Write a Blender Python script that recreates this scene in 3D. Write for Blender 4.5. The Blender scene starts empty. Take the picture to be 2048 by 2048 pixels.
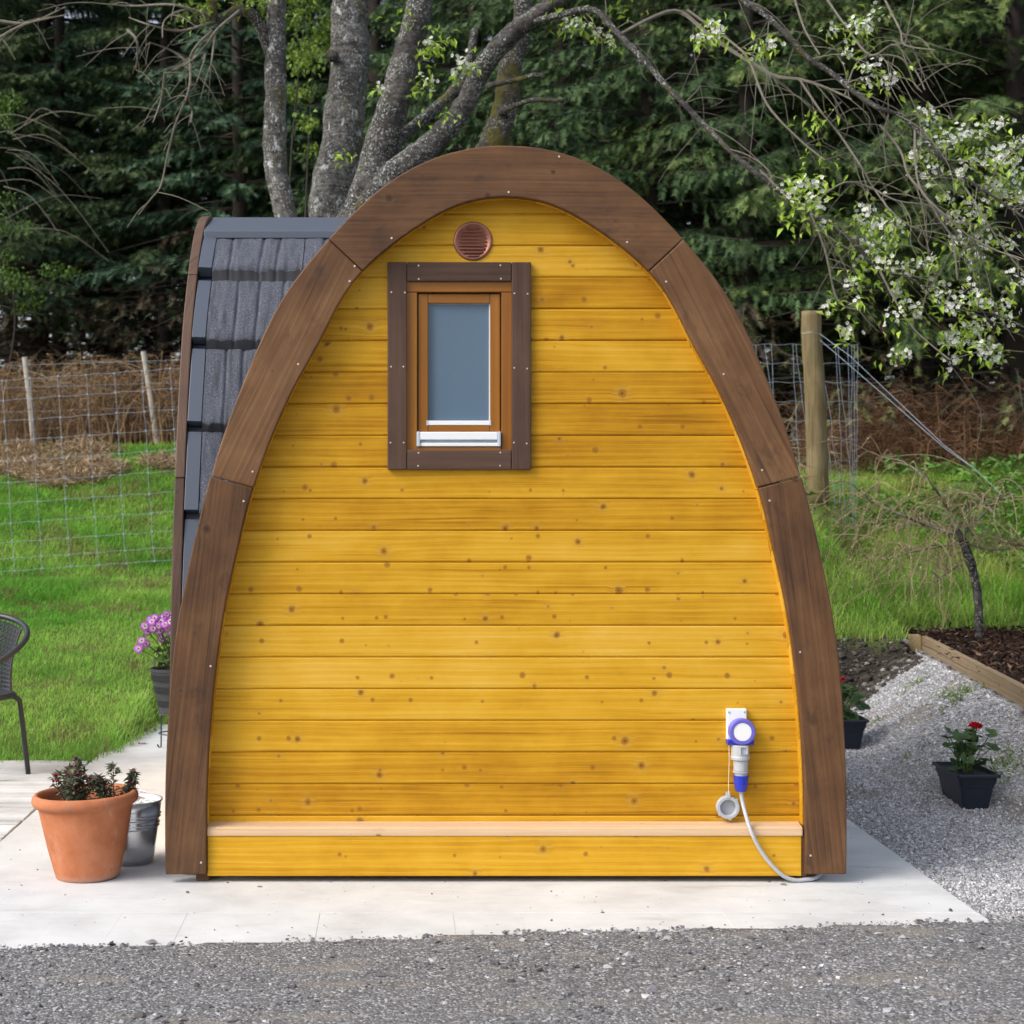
import bpy, math, random
import numpy as np
from mathutils import Vector, Matrix, noise as mnoise
R = math.radians
random.seed(7)
rng = np.random.default_rng(7)
SC = bpy.context.scene
COL = SC.collection

# ------------------------------------------------------------------ camera
F = 3379.0            # focal length in photograph pixels (2048 wide)
VX, VY = 790.0, 985.0 # vanishing point of the depth axis in the photograph
H = 1.482             # eye height
D = 6.4               # distance from the lens to the front face of the pod
cam_d = bpy.data.cameras.new('camera')
cam = bpy.data.objects.new('camera', cam_d); COL.objects.link(cam)
cam.location = (0, -D, H); cam.rotation_euler = (R(90), 0, 0)
cam_d.sensor_width = 36; cam_d.sensor_fit = 'HORIZONTAL'
cam_d.lens = F / 2048 * 36
cam_d.shift_x = (1024 - VX) / 2048; cam_d.shift_y = (VY - 1024) / 2048
cam_d.clip_end = 500
cam_d.dof.use_dof = True; cam_d.dof.focus_distance = D + .1; cam_d.dof.aperture_fstop = 6.3
SC.camera = cam

# ------------------------------------------------------------------ light
SUN_DIR = Vector((-.80, -.42, .80)).normalized()       # towards the sun
sun_el = math.asin(SUN_DIR.z); sun_az = math.atan2(SUN_DIR.x, SUN_DIR.y)
world = bpy.data.worlds.new('World'); SC.world = world; world.use_nodes = True
wn = world.node_tree; wn.nodes.clear()
sky = wn.nodes.new('ShaderNodeTexSky'); sky.sky_type = 'NISHITA'; sky.sun_disc = False
sky.sun_elevation = sun_el; sky.sun_rotation = sun_az
sky.air_density = 1.0; sky.dust_density = 4.0; sky.ozone_density = 1.0
hsv = wn.nodes.new('ShaderNodeHueSaturation'); hsv.inputs['Saturation'].default_value = .52
bg = wn.nodes.new('ShaderNodeBackground'); bg.inputs['Strength'].default_value = .15
wo = wn.nodes.new('ShaderNodeOutputWorld')
wn.links.new(sky.outputs[0], hsv.inputs['Color']); wn.links.new(hsv.outputs[0], bg.inputs[0]); wn.links.new(bg.outputs[0], wo.inputs[0])
sun_d = bpy.data.lights.new('sun', 'SUN'); sun_d.energy = 1.05; sun_d.angle = R(26); sun_d.color = (1, .97, .93)
sun = bpy.data.objects.new('sun', sun_d); COL.objects.link(sun)
sun.rotation_euler = SUN_DIR.to_track_quat('Z', 'Y').to_euler()
SC.view_settings.view_transform = 'Standard'; SC.view_settings.look = 'None'
SC.view_settings.gamma = 1; SC.view_settings.use_curve_mapping = False
SC.view_settings.exposure = .72
SC.render.engine = 'CYCLES'
SC.cycles.max_bounces = 6; SC.cycles.diffuse_bounces = 3; SC.cycles.transparent_max_bounces = 8

def P(px, py, Z):
    """photograph pixel at lens distance Z -> world point"""
    return Vector(((px - VX) * Z / F, Z - D, H - (py - VY) * Z / F))

# ------------------------------------------------------------------ node helpers
def nd(nt, typ, ins=None, **props):
    n = nt.nodes.new(typ)
    for k, v in props.items(): setattr(n, k, v)
    for k, v in (ins or {}).items():
        s = n.inputs[k]
        if isinstance(v, bpy.types.NodeSocket): nt.links.new(v, s)
        elif isinstance(v, tuple) and len(v) == 3 and s.type == 'RGBA': s.default_value = (*v, 1)
        else: s.default_value = v
    return n
def mth(nt, op, a, b=0.0, c=None, clamp=False):
    ins = {0: a, 1: b}
    if c is not None: ins[2] = c
    return nd(nt, 'ShaderNodeMath', ins, operation=op, use_clamp=clamp).outputs[0]
def mix(nt, fac, a, b, blend='MIX'):
    return nd(nt, 'ShaderNodeMix', {0: fac, 6: a, 7: b}, data_type='RGBA', blend_type=blend).outputs[2]
def ramp(nt, fac, stops, interp='LINEAR'):
    n = nd(nt, 'ShaderNodeValToRGB', {0: fac}); cr = n.color_ramp; cr.interpolation = interp
    while len(cr.elements) < len(stops): cr.elements.new(.5)
    for e, (p, c) in zip(cr.elements, stops):
        e.position = p; e.color = (*c, 1) if len(c) == 3 else c
    return n.outputs[0]
def step(nt, v, a, b):
    return nd(nt, 'ShaderNodeMapRange', {0: v, 1: a, 2: b, 3: 0.0, 4: 1.0}, interpolation_type='SMOOTHSTEP').outputs[0]
def noise(nt, vec, scale, detail=4, rough=.55, dist=0.0, out=0):
    return nd(nt, 'ShaderNodeTexNoise', {'Vector': vec, 'Scale': scale, 'Detail': detail, 'Roughness': rough, 'Distortion': dist}).outputs[out]
def new_mat(name):
    m = bpy.data.materials.new(name); m.use_nodes = True
    nt = m.node_tree; b = nt.nodes['Principled BSDF']
    return m, nt, b
def setp(nt, b, **kw):
    names = dict(color='Base Color', rough='Roughness', metal='Metallic', spec='Specular IOR Level', normal='Normal', coat='Coat Weight')
    for k, v in kw.items():
        s = b.inputs[names[k]]
        if isinstance(v, bpy.types.NodeSocket): nt.links.new(v, s)
        elif isinstance(v, tuple): s.default_value = (*v, 1)
        else: s.default_value = v
def bump(nt, h, strength=.3, dist=.01):
    return nd(nt, 'ShaderNodeBump', {'Height': h, 'Strength': strength, 'Distance': dist}).outputs[0]
def objco(nt, rand=True, scale=(1, 1, 1)):
    tc = nt.nodes.new('ShaderNodeTexCoord').outputs['Object']
    if rand:
        oi = nt.nodes.new('ShaderNodeObjectInfo').outputs['Random']
        off = nd(nt, 'ShaderNodeVectorMath', {0: (37.3, 19.1, 53.7), 'Scale': oi}, operation='SCALE').outputs[0]
        tc = nd(nt, 'ShaderNodeVectorMath', {0: tc, 1: off}, operation='ADD').outputs[0]
    if scale != (1, 1, 1):
        tc = nd(nt, 'ShaderNodeMapping', {'Vector': tc, 'Scale': scale}).outputs[0]
    return tc
def mapped(nt, vec, scale):
    return nd(nt, 'ShaderNodeMapping', {'Vector': vec, 'Scale': scale}).outputs[0]
def simple(name, col, rough=.6, metal=0.0, spec=.5, var=0.0, nscale=8):
    m, nt, b = new_mat(name); setp(nt, b, color=col, rough=rough, metal=metal, spec=spec)
    if var:
        n = noise(nt, objco(nt), nscale, 6)
        c = mix(nt, n, tuple(x * (1 - var) for x in col), tuple(min(1, x * (1 + var)) for x in col))
        setp(nt, b, color=c)
    return m
def attr_mat(name, rough=.7, spec=.3, transl=0.0, val=1.0):
    m, nt, b = new_mat(name)
    a = nd(nt, 'ShaderNodeAttribute', attribute_name='tint').outputs['Color']
    setp(nt, b, color=a, rough=rough, spec=spec)
    if transl:
        t = nd(nt, 'ShaderNodeBsdfTranslucent', {'Color': a}).outputs[0]
        mx = nd(nt, 'ShaderNodeMixShader', {0: transl, 1: b.outputs[0], 2: t}).outputs[0]
        nt.links.new(mx, nt.nodes['Material Output'].inputs[0])
    return m

def wood(name, stops, knot=(.16, .05, .012), knots=.28, rough=.5, spec=.4, fine=.35, blotch=.3, deep=None, bumps=.15, ring=.10, medw=.62, streak=.2):
    """boards with the grain along local x, faces in local xz"""
    m, nt, b = new_mat(name)
    p = objco(nt)
    sx = nd(nt, 'ShaderNodeSeparateXYZ', {0: p})
    x, y, z = sx.outputs
    z2 = mth(nt, 'ADD', z, y)
    flat = nd(nt, 'ShaderNodeCombineXYZ', {0: x, 1: z2}).outputs[0]
    vor = nd(nt, 'ShaderNodeTexVoronoi', {'Vector': flat, 'Scale': 8.0, 'Randomness': 1.0}, voronoi_dimensions='2D')
    d = vor.outputs['Distance']; rc = nd(nt, 'ShaderNodeSeparateColor', {0: vor.outputs['Color']})
    wob = noise(nt, flat, 60, 2)
    vor2 = nd(nt, 'ShaderNodeTexVoronoi', {'Vector': flat, 'Scale': 11.0, 'Randomness': 1.0}, voronoi_dimensions='2D')
    rc2 = nd(nt, 'ShaderNodeSeparateColor', {0: vor2.outputs['Color']})
    rad2 = mth(nt, 'MULTIPLY', mth(nt, 'SUBTRACT', rc2.outputs[1], 1 - knots * .95, clamp=True), .42)
    kn2 = step(nt, mth(nt, 'SUBTRACT', rad2, mth(nt, 'ADD', vor2.outputs['Distance'], mth(nt, 'MULTIPLY', mth(nt, 'SUBTRACT', wob, .5), .06))), -.03, .05)
    rad = mth(nt, 'MULTIPLY', mth(nt, 'SUBTRACT', rc.outputs[0], 1 - knots * .80, clamp=True), .50 / max(knots, .1) * .32)
    dd = mth(nt, 'ADD', d, mth(nt, 'ADD', mth(nt, 'MULTIPLY', mth(nt, 'SUBTRACT', wob, .5), .07), mth(nt, 'MULTIPLY', mth(nt, 'SUBTRACT', noise(nt, flat, 22, 2), .5), .09)))
    kn = step(nt, mth(nt, 'SUBTRACT', rad, dd), -.025, .05)
    rel = mth(nt, 'DIVIDE', dd, mth(nt, 'MAXIMUM', rad, .01))
    has = step(nt, rad, .001, .02)
    halo = mth(nt, 'MULTIPLY', has, step(nt, mth(nt, 'SUBTRACT', mth(nt, 'MULTIPLY', rad, 2.3), d), -.10, .10))
    # grain bends round the knots
    bend = mth(nt, 'MULTIPLY', mth(nt, 'SUBTRACT', noise(nt, mapped(nt, flat, (1.1, 5, 1)), 1, 2), .5), .03)
    bend = mth(nt, 'ADD', bend, mth(nt, 'MULTIPLY', halo, mth(nt, 'MULTIPLY', d, .025)))
    gz = mth(nt, 'ADD', z2, bend)
    gv = nd(nt, 'ShaderNodeCombineXYZ', {0: x, 1: gz}).outputs[0]
    med = noise(nt, mapped(nt, gv, (.55, 34, 1)), 1, 3, .6)
    rings = nd(nt, 'ShaderNodeTexWave', {'Vector': mapped(nt, gv, (.35, 9, 1)), 'Scale': 1.5, 'Distortion': 7.0, 'Detail': 2.0, 'Detail Scale': .7}, bands_direction='Y').outputs['Fac']
    fin = noise(nt, mapped(nt, gv, (4, 260, 1)), 1, 2, .6)
    blo = noise(nt, mapped(nt, flat, (3.5, 5, 1)), 1, 4, .6)
    f = mth(nt, 'ADD', mth(nt, 'MULTIPLY', mth(nt, 'SUBTRACT', med, .5), medw), .42)
    f = mth(nt, 'ADD', f, mth(nt, 'MULTIPLY', mth(nt, 'POWER', rings, 2.0), ring))
    late = mth(nt, 'MULTIPLY', step(nt, noise(nt, mapped(nt, gv, (.8, 62, 1)), 1, 2, .5), .56, .70), step(nt, noise(nt, mapped(nt, flat, (1.3, 9, 1)), 1, 2), .42, .60))
    f = mth(nt, 'SUBTRACT', f, mth(nt, 'MULTIPLY', late, streak))
    f = mth(nt, 'ADD', f, mth(nt, 'MULTIPLY', mth(nt, 'SUBTRACT', fin, .5), fine))
    f = mth(nt, 'ADD', f, mth(nt, 'MULTIPLY', mth(nt, 'SUBTRACT', blo, .5), blotch))
    oi = nt.nodes.new('ShaderNodeObjectInfo').outputs['Random']
    f = mth(nt, 'ADD', f, mth(nt, 'MULTIPLY', mth(nt, 'SUBTRACT', oi, .5), .34))
    col = ramp(nt, f, stops)
    ringk = mth(nt, 'SINE', mth(nt, 'MULTIPLY', dd, 160.0))
    haloc = mth(nt, 'MULTIPLY', mth(nt, 'MULTIPLY', halo, has), mth(nt, 'ADD', .22, mth(nt, 'MULTIPLY', ringk, .14)))
    col = mix(nt, haloc, col, tuple(.5 * a + .5 * k for a, k in zip(stops[-1][1], knot)))
    kc = ramp(nt, rel, [(.0, tuple(k * .35 for k in knot)), (.28, tuple(k * .9 for k in knot)), (.62, tuple(min(1, k * 1.7) for k in knot)), (.9, tuple(k * .75 for k in knot))])
    col = mix(nt, mth(nt, 'MULTIPLY', kn, .82), col, kc)
    col = mix(nt, mth(nt, 'MULTIPLY', kn2, .72), col, ramp(nt, mth(nt, 'DIVIDE', vor2.outputs['Distance'], mth(nt, 'MAXIMUM', rad2, .01)), [(.0, tuple(k * .5 for k in knot)), (.5, tuple(min(1, k * 1.5) for k in knot)), (1.0, tuple(min(1, k * 1.1) for k in knot))]))
    if deep:   # soaked dark patches in the stain
        dk = step(nt, noise(nt, mapped(nt, flat, (5.0, 8, 1)), 1, 4, .65), .55, .72)
        col = mix(nt, mth(nt, 'MULTIPLY', dk, .68), col, deep)
    hgt = mth(nt, 'ADD', mth(nt, 'MULTIPLY', fin, .5), mth(nt, 'MULTIPLY', med, .5))
    setp(nt, b, color=col, rough=rough, spec=spec, normal=bump(nt, hgt, bumps, .004))
    return m

MAT = {}
MAT['yellow'] = wood('yellow stained pine', [(.05, (.30, .125, .004)), (.30, (.47, .229, .009)), (.52, (.60, .325, .018)), (.72, (.665, .388, .045)), (.95, (.71, .465, .105))],
                     knot=(.20, .080, .014), knots=.36, rough=.55, fine=.36, blotch=.62, medw=.55, ring=.10, streak=.24, spec=.18)
MAT['brown'] = wood('brown stained timber', [(.10, (.058, .029, .016)), (.4, (.116, .057, .026)), (.6, (.158, .080, .036)), (.9, (.24, .130, .060))],
                    knot=(.035, .02, .016), knots=.12, rough=.55, fine=.45, blotch=.95, deep=(.045, .026, .020), bumps=.3, ring=.08, medw=.62, spec=.25, streak=.25)
MAT['casing'] = wood('dark window casing timber', [(.15, (.052, .030, .022)), (.45, (.090, .052, .036)), (.9, (.15, .092, .062))],
                     knot=(.03, .018, .015), knots=.10, rough=.55, fine=.5, blotch=.5, bumps=.2, ring=.05, medw=.5, spec=.25)
MAT['orange'] = wood('orange varnished frame', [(.15, (.20, .070, .008)), (.5, (.29, .110, .012)), (.9, (.40, .17, .02))],
                     knots=.05, rough=.28, fine=.2, blotch=.3)
MAT['pale'] = wood('bare pale pine', [(.15, (.52, .34, .19)), (.5, (.66, .46, .28)), (.9, (.74, .55, .36))], knot=(.14, .06, .03), knots=.16, rough=.6)
MAT['bedwood'] = wood('weathered bed board', [(.15, (.13, .09, .05)), (.5, (.24, .175, .105)), (.9, (.36, .29, .19))], knots=.12, rough=.8)
MAT['deck'] = wood('silvered deck board', [(.10, (.22, .22, .225)), (.40, (.50, .505, .51)), (.70, (.68, .69, .69))], knot=(.2, .19, .18), knots=.08, rough=.8, fine=.6, blotch=.6, bumps=.4)
MAT['postwood'] = wood('round post timber', [(.15, (.19, .135, .06)), (.5, (.31, .235, .12)), (.9, (.40, .32, .19))], knots=.12, rough=.8, blotch=.5)
MAT['greypost'] = simple('grey weathered post', (.38, .35, .31), .85, var=.3, nscale=30)
MAT['black'] = simple('black gap', (.012, .012, .012), .9)
MAT['steel'] = simple('screw steel', (.62, .58, .5), .4, .6)
MAT['alu'] = simple('white aluminium', (.78, .80, .82), .35, 0)
MAT['alugrey'] = simple('grey plastic end cap', (.45, .52, .60), .4)
MAT['white'] = simple('white plastic', (.80, .80, .80), .35)
MAT['lightgrey'] = simple('light grey plastic', (.40, .42, .45), .4)
MAT['midgrey'] = simple('cable grey', (.42, .44, .48), .45)
MAT['blue'] = simple('deep blue plastic', (.018, .035, .42), .3)
MAT['paleblue'] = simple('violet blue lid plastic', (.13, .12, .50), .35)
MAT['cord'] = simple('cream cord', (.72, .60, .42), .7)
MAT['flash'] = simple('slate grey coated flashing', (.070, .085, .115), .42, 0, .5)
MAT['navy'] = simple('dark navy plastic', (.014, .020, .034), .42, var=.3, nscale=20)
MAT['chair'] = simple('charcoal powder coat', (.024, .028, .038), .4)
MAT['stem'] = simple('green stem', (.05, .09, .02), .7)
MAT['woodstem'] = simple('reddish woody stem', (.10, .045, .03), .8)
MAT['wire'] = simple('galvanised wire', (.30, .36, .44), .5, .2)
MAT['leaf'] = attr_mat('leaf', .5, .4, .25)
MAT['petal'] = attr_mat('petal', .6, .2, .3)
MAT['needle'] = attr_mat('conifer needle', .65, .25, .15)
MAT['blade'] = attr_mat('grass blade', .6, .25, .5)
MAT['stone'] = attr_mat('crushed stone', .85, .25)
MAT['dry'] = attr_mat('dry stalk', .85, .1, .15)
MAT['chip'] = attr_mat('bark chip', .9, .15)

def m_copper():
    m, nt, b = new_mat('copper'); n = noise(nt, objco(nt), 40, 4)
    setp(nt, b, color=mix(nt, n, (.26, .105, .075), (.42, .19, .13)), rough=.38, metal=.55); return m
MAT['copper'] = m_copper()
def m_tile():
    m, nt, b = new_mat('stone chip roof tile'); c = objco(nt)
    f = noise(nt, c, 170, 3, .75); g = noise(nt, mapped(nt, c, (45, 3, 3)), 1, 4)
    col = ramp(nt, f, [(.36, (.040, .045, .060)), (.5, (.072, .080, .104)), (.62, (.115, .124, .152)), (.74, (.26, .265, .29))])
    col = mix(nt, step(nt, g, .48, .68), col, (.045, .048, .058))
    setp(nt, b, color=col, rough=.8, spec=.3, normal=bump(nt, f, .4, .004)); return m
MAT['tile'] = m_tile()
def m_glass():
    m, nt, b = new_mat('frosted grey pane'); n = noise(nt, objco(nt, False), 90, 4)
    setp(nt, b, color=mix(nt, n, (.085, .140, .205), (.098, .158, .225)), rough=.22, spec=.5, coat=.3); return m
MAT['pane'] = m_glass()
def m_terra():
    m, nt, b = new_mat('terracotta'); c = objco(nt, False)
    n = noise(nt, c, 9, 6, .65); f = noise(nt, c, 120, 3)
    col = ramp(nt, n, [(.3, (.36, .125, .055)), (.5, (.46, .165, .075)), (.7, (.52, .21, .11))])
    rim = step(nt, nd(nt, 'ShaderNodeSeparateXYZ', {0: c}).outputs[2], .27, .31)
    st = mth(nt, 'MULTIPLY', rim, step(nt, noise(nt, c, 14, 5, .7), .50, .68))
    col = mix(nt, mth(nt, 'MULTIPLY', st, .7), col, (.26, .16, .12))
    ds = step(nt, noise(nt, c, 11, 5, .7), .66, .78)
    col = mix(nt, mth(nt, 'MULTIPLY', ds, .35), col, (.20, .09, .06))
    lm = step(nt, noise(nt, mapped(nt, c, (1, 1, .6)), 13, 6, .75), .56, .70)
    col = mix(nt, mth(nt, 'MULTIPLY', lm, .22), col, (.62, .47, .38))
    base = step(nt, nd(nt, 'ShaderNodeSeparateXYZ', {0: c}).outputs[2], .035, .0)
    col = mix(nt, mth(nt, 'MULTIPLY', base, mth(nt, 'MULTIPLY', f, .8)), col, (.46, .38, .33))
    setp(nt, b, color=col, rough=.85, spec=.2, normal=bump(nt, mth(nt, 'ADD', f, n), .25, .004)); return m
MAT['terra'] = m_terra()
def m_zinc():
    m, nt, b = new_mat('galvanised zinc'); n = noise(nt, mapped(nt, objco(nt), (3, 3, 30)), 1, 3)
    setp(nt, b, color=mix(nt, n, (.78, .79, .80), (.86, .86, .87)), rough=.24, metal=.85); return m
MAT['zinc'] = m_zinc()
def m_soil():
    m, nt, b = new_mat('potting soil'); c = objco(nt, False); n = noise(nt, c, 60, 6, .7)
    setp(nt, b, color=ramp(nt, n, [(.3, (.012, .009, .007)), (.55, (.035, .024, .017)), (.75, (.08, .055, .04))]), rough=.95, normal=bump(nt, n, .9, .02)); return m
MAT['soil'] = m_soil()
def m_bark(name, light, dark, moss_amt, lichen, zs=9.0):
    m, nt, b = new_mat(name); c = objco(nt)
    band = noise(nt, mapped(nt, c, (4, 4, 48)), 1, 4, .65)
    mott = noise(nt, c, 22, 6, .75)
    big = noise(nt, c, 4.0, 5, .65)
    f = mth(nt, 'ADD', mth(nt, 'MULTIPLY', band, .35), mth(nt, 'MULTIPLY', mott, .65))
    col = ramp(nt, f, [(.40, dark), (.50, tuple(.5 * a + .5 * d for a, d in zip(light, dark))), (.58, light), (.68, tuple(min(1, a * 1.7) for a in light))])
    col = mix(nt, mth(nt, 'MULTIPLY', step(nt, big, .62, .42), .55), col, dark)
    sp = noise(nt, c, 60, 3, .8)
    col = mix(nt, mth(nt, 'MULTIPLY', step(nt, sp, .54, .62), step(nt, noise(nt, c, 5, 3), .40, .55)), col, (.42, .44, .42))
    lv = step(nt, noise(nt, mapped(nt, c, (15, 15, 11)), 1, 6, .7), .80 - lichen * .6, .86 - lichen * .6)
    col = mix(nt, mth(nt, 'MULTIPLY', lv, .9), col, (.62, .64, .64))
    ms = step(nt, noise(nt, mapped(nt, c, (3.5, 3.5, 2.0)), 1, 6, .7), .78 - moss_amt * .55, .90 - moss_amt * .55)
    mc = mix(nt, mott, (.026, .030, .006), (.19, .165, .028))
    col = mix(nt, mth(nt, 'MULTIPLY', ms, .85), col, mc)
    setp(nt, b, color=col, rough=.9, spec=.2, normal=bump(nt, mth(nt, 'ADD', f, mth(nt, 'MULTIPLY', sp, .4)), 1.0, .03)); return m
MAT['bark_pale'] = m_bark('pale cherry bark', (.25, .24, .225), (.048, .042, .039), .40, .37)
MAT['bark'] = m_bark('dark cherry bark', (.145, .137, .128), (.028, .025, .023), .36, .28)
MAT['bark_moss'] = m_bark('mossy cherry bark', (.15, .135, .12), (.03, .026, .022), .52, .24)
MAT['twig'] = simple('lichened twig', (.16, .145, .115), .9, var=.5, nscale=30)
MAT['sprucebark'] = simple('spruce bark', (.036, .028, .024), .95, var=.4, nscale=12)

# ------------------------------------------------------------------ mesh helpers
class MB:
    def __init__(s): s.v = []; s.f = []
    def add(s, vs, fs):
        o = len(s.v); s.v += [tuple(v) for v in vs]; s.f += [tuple(i + o for i in f) for f in fs]; return s
    def box(s, a, b):
        x0, y0, z0 = a; x1, y1, z1 = b
        return s.add([(x0, y0, z0), (x1, y0, z0), (x1, y1, z0), (x0, y1, z0), (x0, y0, z1), (x1, y0, z1), (x1, y1, z1), (x0, y1, z1)],
              [(3, 2, 1, 0), (4, 5, 6, 7), (0, 1, 5, 4), (1, 2, 6, 5), (2, 3, 7, 6), (3, 0, 4, 7)])
    def loft(s, rings, closed=True, caps=True):
        n = len(rings[0]); vs = [p for r in rings for p in r]; fs = []
        for i in range(len(rings) - 1):
            for j in range(n if closed else n - 1):
                k = (j + 1) % n
                fs.append((i * n + j, i * n + k, (i + 1) * n + k, (i + 1) * n + j))
        if caps and closed:
            fs.append(tuple(range(n))[::-1]); fs.append(tuple((len(rings) - 1) * n + j for j in range(n)))
        return s.add(vs, fs)
    def tube(s, pts, rad, k=8, wob=0.0, caps=True):
        pts = [Vector(p) for p in pts]; n = len(pts)
        if not hasattr(rad, '__len__'): rad = [rad] * n
        t0 = (pts[1] - pts[0]).normalized()
        u = t0.orthogonal().normalized(); rings = []
        for i in range(n):
            t = (pts[min(i + 1, n - 1)] - pts[max(i - 1, 0)]).normalized()
            u = (u - t * u.dot(t)); u = u.normalized() if u.length > 1e-6 else t.orthogonal().normalized()
            w = t.cross(u); ring = []
            for j in range(k):
                a = 2 * math.pi * j / k
                d = u * math.cos(a) + w * math.sin(a)
                r = rad[i]
                if wob: r *= 1 + wob * mnoise.noise((pts[i] + d * rad[i]) * (0.7 / max(rad[i], .02)))
                ring.append(pts[i] + d * r)
            rings.append(ring)
        return s.loft(rings, True, caps)
    def lathe(s, prof, k=32, c=(0, 0, 0), axis='z'):
        rings = []
        for r, h in prof:
            ring = []
            for j in range(k):
                a = 2 * math.pi * j / k
                if axis == 'z': ring.append((c[0] + r * math.cos(a), c[1] + r * math.sin(a), c[2] + h))
                else: ring.append((c[0] + r * math.cos(a), c[1] - h, c[2] + r * math.sin(a)))
            rings.append(ring)
        return s.loft(rings, True, True)
    def prism_y(s, poly, y0, y1):   # polygon in xz extruded along y
        n = len(poly)
        return s.add([(x, y0, z) for x, z in poly] + [(x, y1, z) for x, z in poly],
                     [tuple(range(n)), tuple(range(2 * n - 1, n - 1, -1))] + [(i, i + n, (i + 1) % n + n, (i + 1) % n) for i in range(n)])
    def prism_x(s, poly, x0, x1):   # polygon in yz extruded along x
        n = len(poly)
        return s.add([(x0, y, z) for y, z in poly] + [(x1, y, z) for y, z in poly],
                     [tuple(range(n)), tuple(range(2 * n - 1, n - 1, -1))] + [(i, i + n, (i + 1) % n + n, (i + 1) % n) for i in range(n)])
    def build(s, name, mat, parent=None, smooth=False, bevel=0.0, loc=None, fixn=True):
        me = bpy.data.meshes.new(name); me.from_pydata(s.v, [], s.f); me.update()
        if fixn:
            import bmesh
            bm = bmesh.new(); bm.from_mesh(me); bmesh.ops.recalc_face_normals(bm, faces=bm.faces); bm.to_mesh(me); bm.free()
        o = bpy.data.objects.new(name, me); COL.objects.link(o)
        me.materials.append(MAT[mat] if isinstance(mat, str) else mat)
        if smooth:
            me.polygons.foreach_set('use_smooth', [True] * len(me.polygons))
        if bevel:
            b = o.modifiers.new('bevel', 'BEVEL'); b.width = bevel; b.segments = 2; b.limit_method = 'ANGLE'; b.angle_limit = R(40)
        if parent is not None:
            o.parent = parent; o.matrix_parent_inverse = Matrix.Identity(4)
            o.location = -Vector(parent.get('_w', (0, 0, 0)))
        if loc is not None: o.location = Vector(o.location) + Vector(loc)
        return o

def poly_mesh(name, V, Fs, mat, tint=None, parent=None, smooth=False):
    """fast numpy mesh; Fs (m,k) faces of one size"""
    V = np.asarray(V, np.float32); Fs = np.asarray(Fs, np.int32); k = Fs.shape[1]
    me = bpy.data.meshes.new(name)
    me.vertices.add(len(V)); me.vertices.foreach_set('co', V.ravel())
    me.loops.add(Fs.size); me.loops.foreach_set('vertex_index', Fs.ravel())
    me.polygons.add(len(Fs)); me.polygons.foreach_set('loop_start', np.arange(len(Fs), dtype=np.int32) * k)
    me.polygons.foreach_set('use_smooth', np.full(len(Fs), smooth))
    me.update(calc_edges=True)
    if tint is not None:
        a = me.attributes.new('tint', 'FLOAT_COLOR', 'POINT')
        t = np.ones((len(V), 4), np.float32); t[:, :3] = tint
        a.data.foreach_set('color', t.ravel())
    me.materials.append(MAT[mat] if isinstance(mat, str) else mat)
    o = bpy.data.objects.new(name, me); COL.objects.link(o)
    if parent is not None:
        o.parent = parent; o.location = -Vector(parent.get('_w', (0, 0, 0)))
    return o

def tag(o, label=None, cat=None, group=None, kind=None):
    if label: o['label'] = label
    if cat: o['category'] = cat
    if group: o['group'] = group
    if kind: o['kind'] = kind
    return o
def empty(name, label, cat, loc=(0, 0, 0), group=None):
    o = bpy.data.objects.new(name, None); COL.objects.link(o); o.location = loc; o.empty_display_size = .1
    o['_w'] = tuple(float(c) for c in loc)
    return tag(o, label, cat, group)
def node_part(name, parent):   # an Empty part that holds sub-parts
    o = bpy.data.objects.new(name, None); COL.objects.link(o); o.parent = parent
    o.location = -Vector(parent.get('_w', (0, 0, 0)))
    o['_w'] = (0.0, 0.0, 0.0); return o
def smooth_path(pts, n=6):
    pts = [Vector(p) for p in pts]; out = []
    for i in range(len(pts) - 1):
        p0 = pts[max(i - 1, 0)]; p1 = pts[i]; p2 = pts[i + 1]; p3 = pts[min(i + 2, len(pts) - 1)]
        for j in range(n):
            t = j / n
            out.append(.5 * ((2 * p1) + (p2 - p0) * t + (2 * p0 - 5 * p1 + 4 * p2 - p3) * t * t + (3 * p1 - p0 - 3 * p2 + p3) * t ** 3))
    out.append(pts[-1]); return out
def lin(vals, n=6):
    out = []
    for a, b in zip(vals[:-1], vals[1:]): out += [a + (b - a) * j / n for j in range(n)]
    return out + [vals[-1]]

def ss(a, b, x):
    t = np.clip((np.asarray(x, float) - a) / (b - a), 0, 1); return t * t * (3 - 2 * t)
def vnoise(x, y, s, seed=0):
    """cheap value noise on arrays"""
    x = np.asarray(x, float) * s + seed * 17.3; y = np.asarray(y, float) * s + seed * 9.7
    xi = np.floor(x).astype(np.int64); yi = np.floor(y).astype(np.int64); fx = x - xi; fy = y - yi
    fx = fx * fx * (3 - 2 * fx); fy = fy * fy * (3 - 2 * fy)
    def h(a, b):
        n = (a * 374761393 + b * 668265263 + seed * 1442695) & 0x7fffffff
        n = ((n ^ (n >> 13)) * 1274126177) & 0x7fffffff
        return ((n ^ (n >> 16)) & 0xffff) / 65535.0
    return (h(xi, yi) * (1 - fx) + h(xi + 1, yi) * fx) * (1 - fy) + (h(xi, yi + 1) * (1 - fx) + h(xi + 1, yi + 1) * fx) * fy
def fbm(x, y, s, seed=0, o=3):
    t = 0; a = .5; w = 0
    for i in range(o): t = t + a * vnoise(x, y, s * 2 ** i, seed + i); w += a; a *= .5
    return t / w

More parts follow.
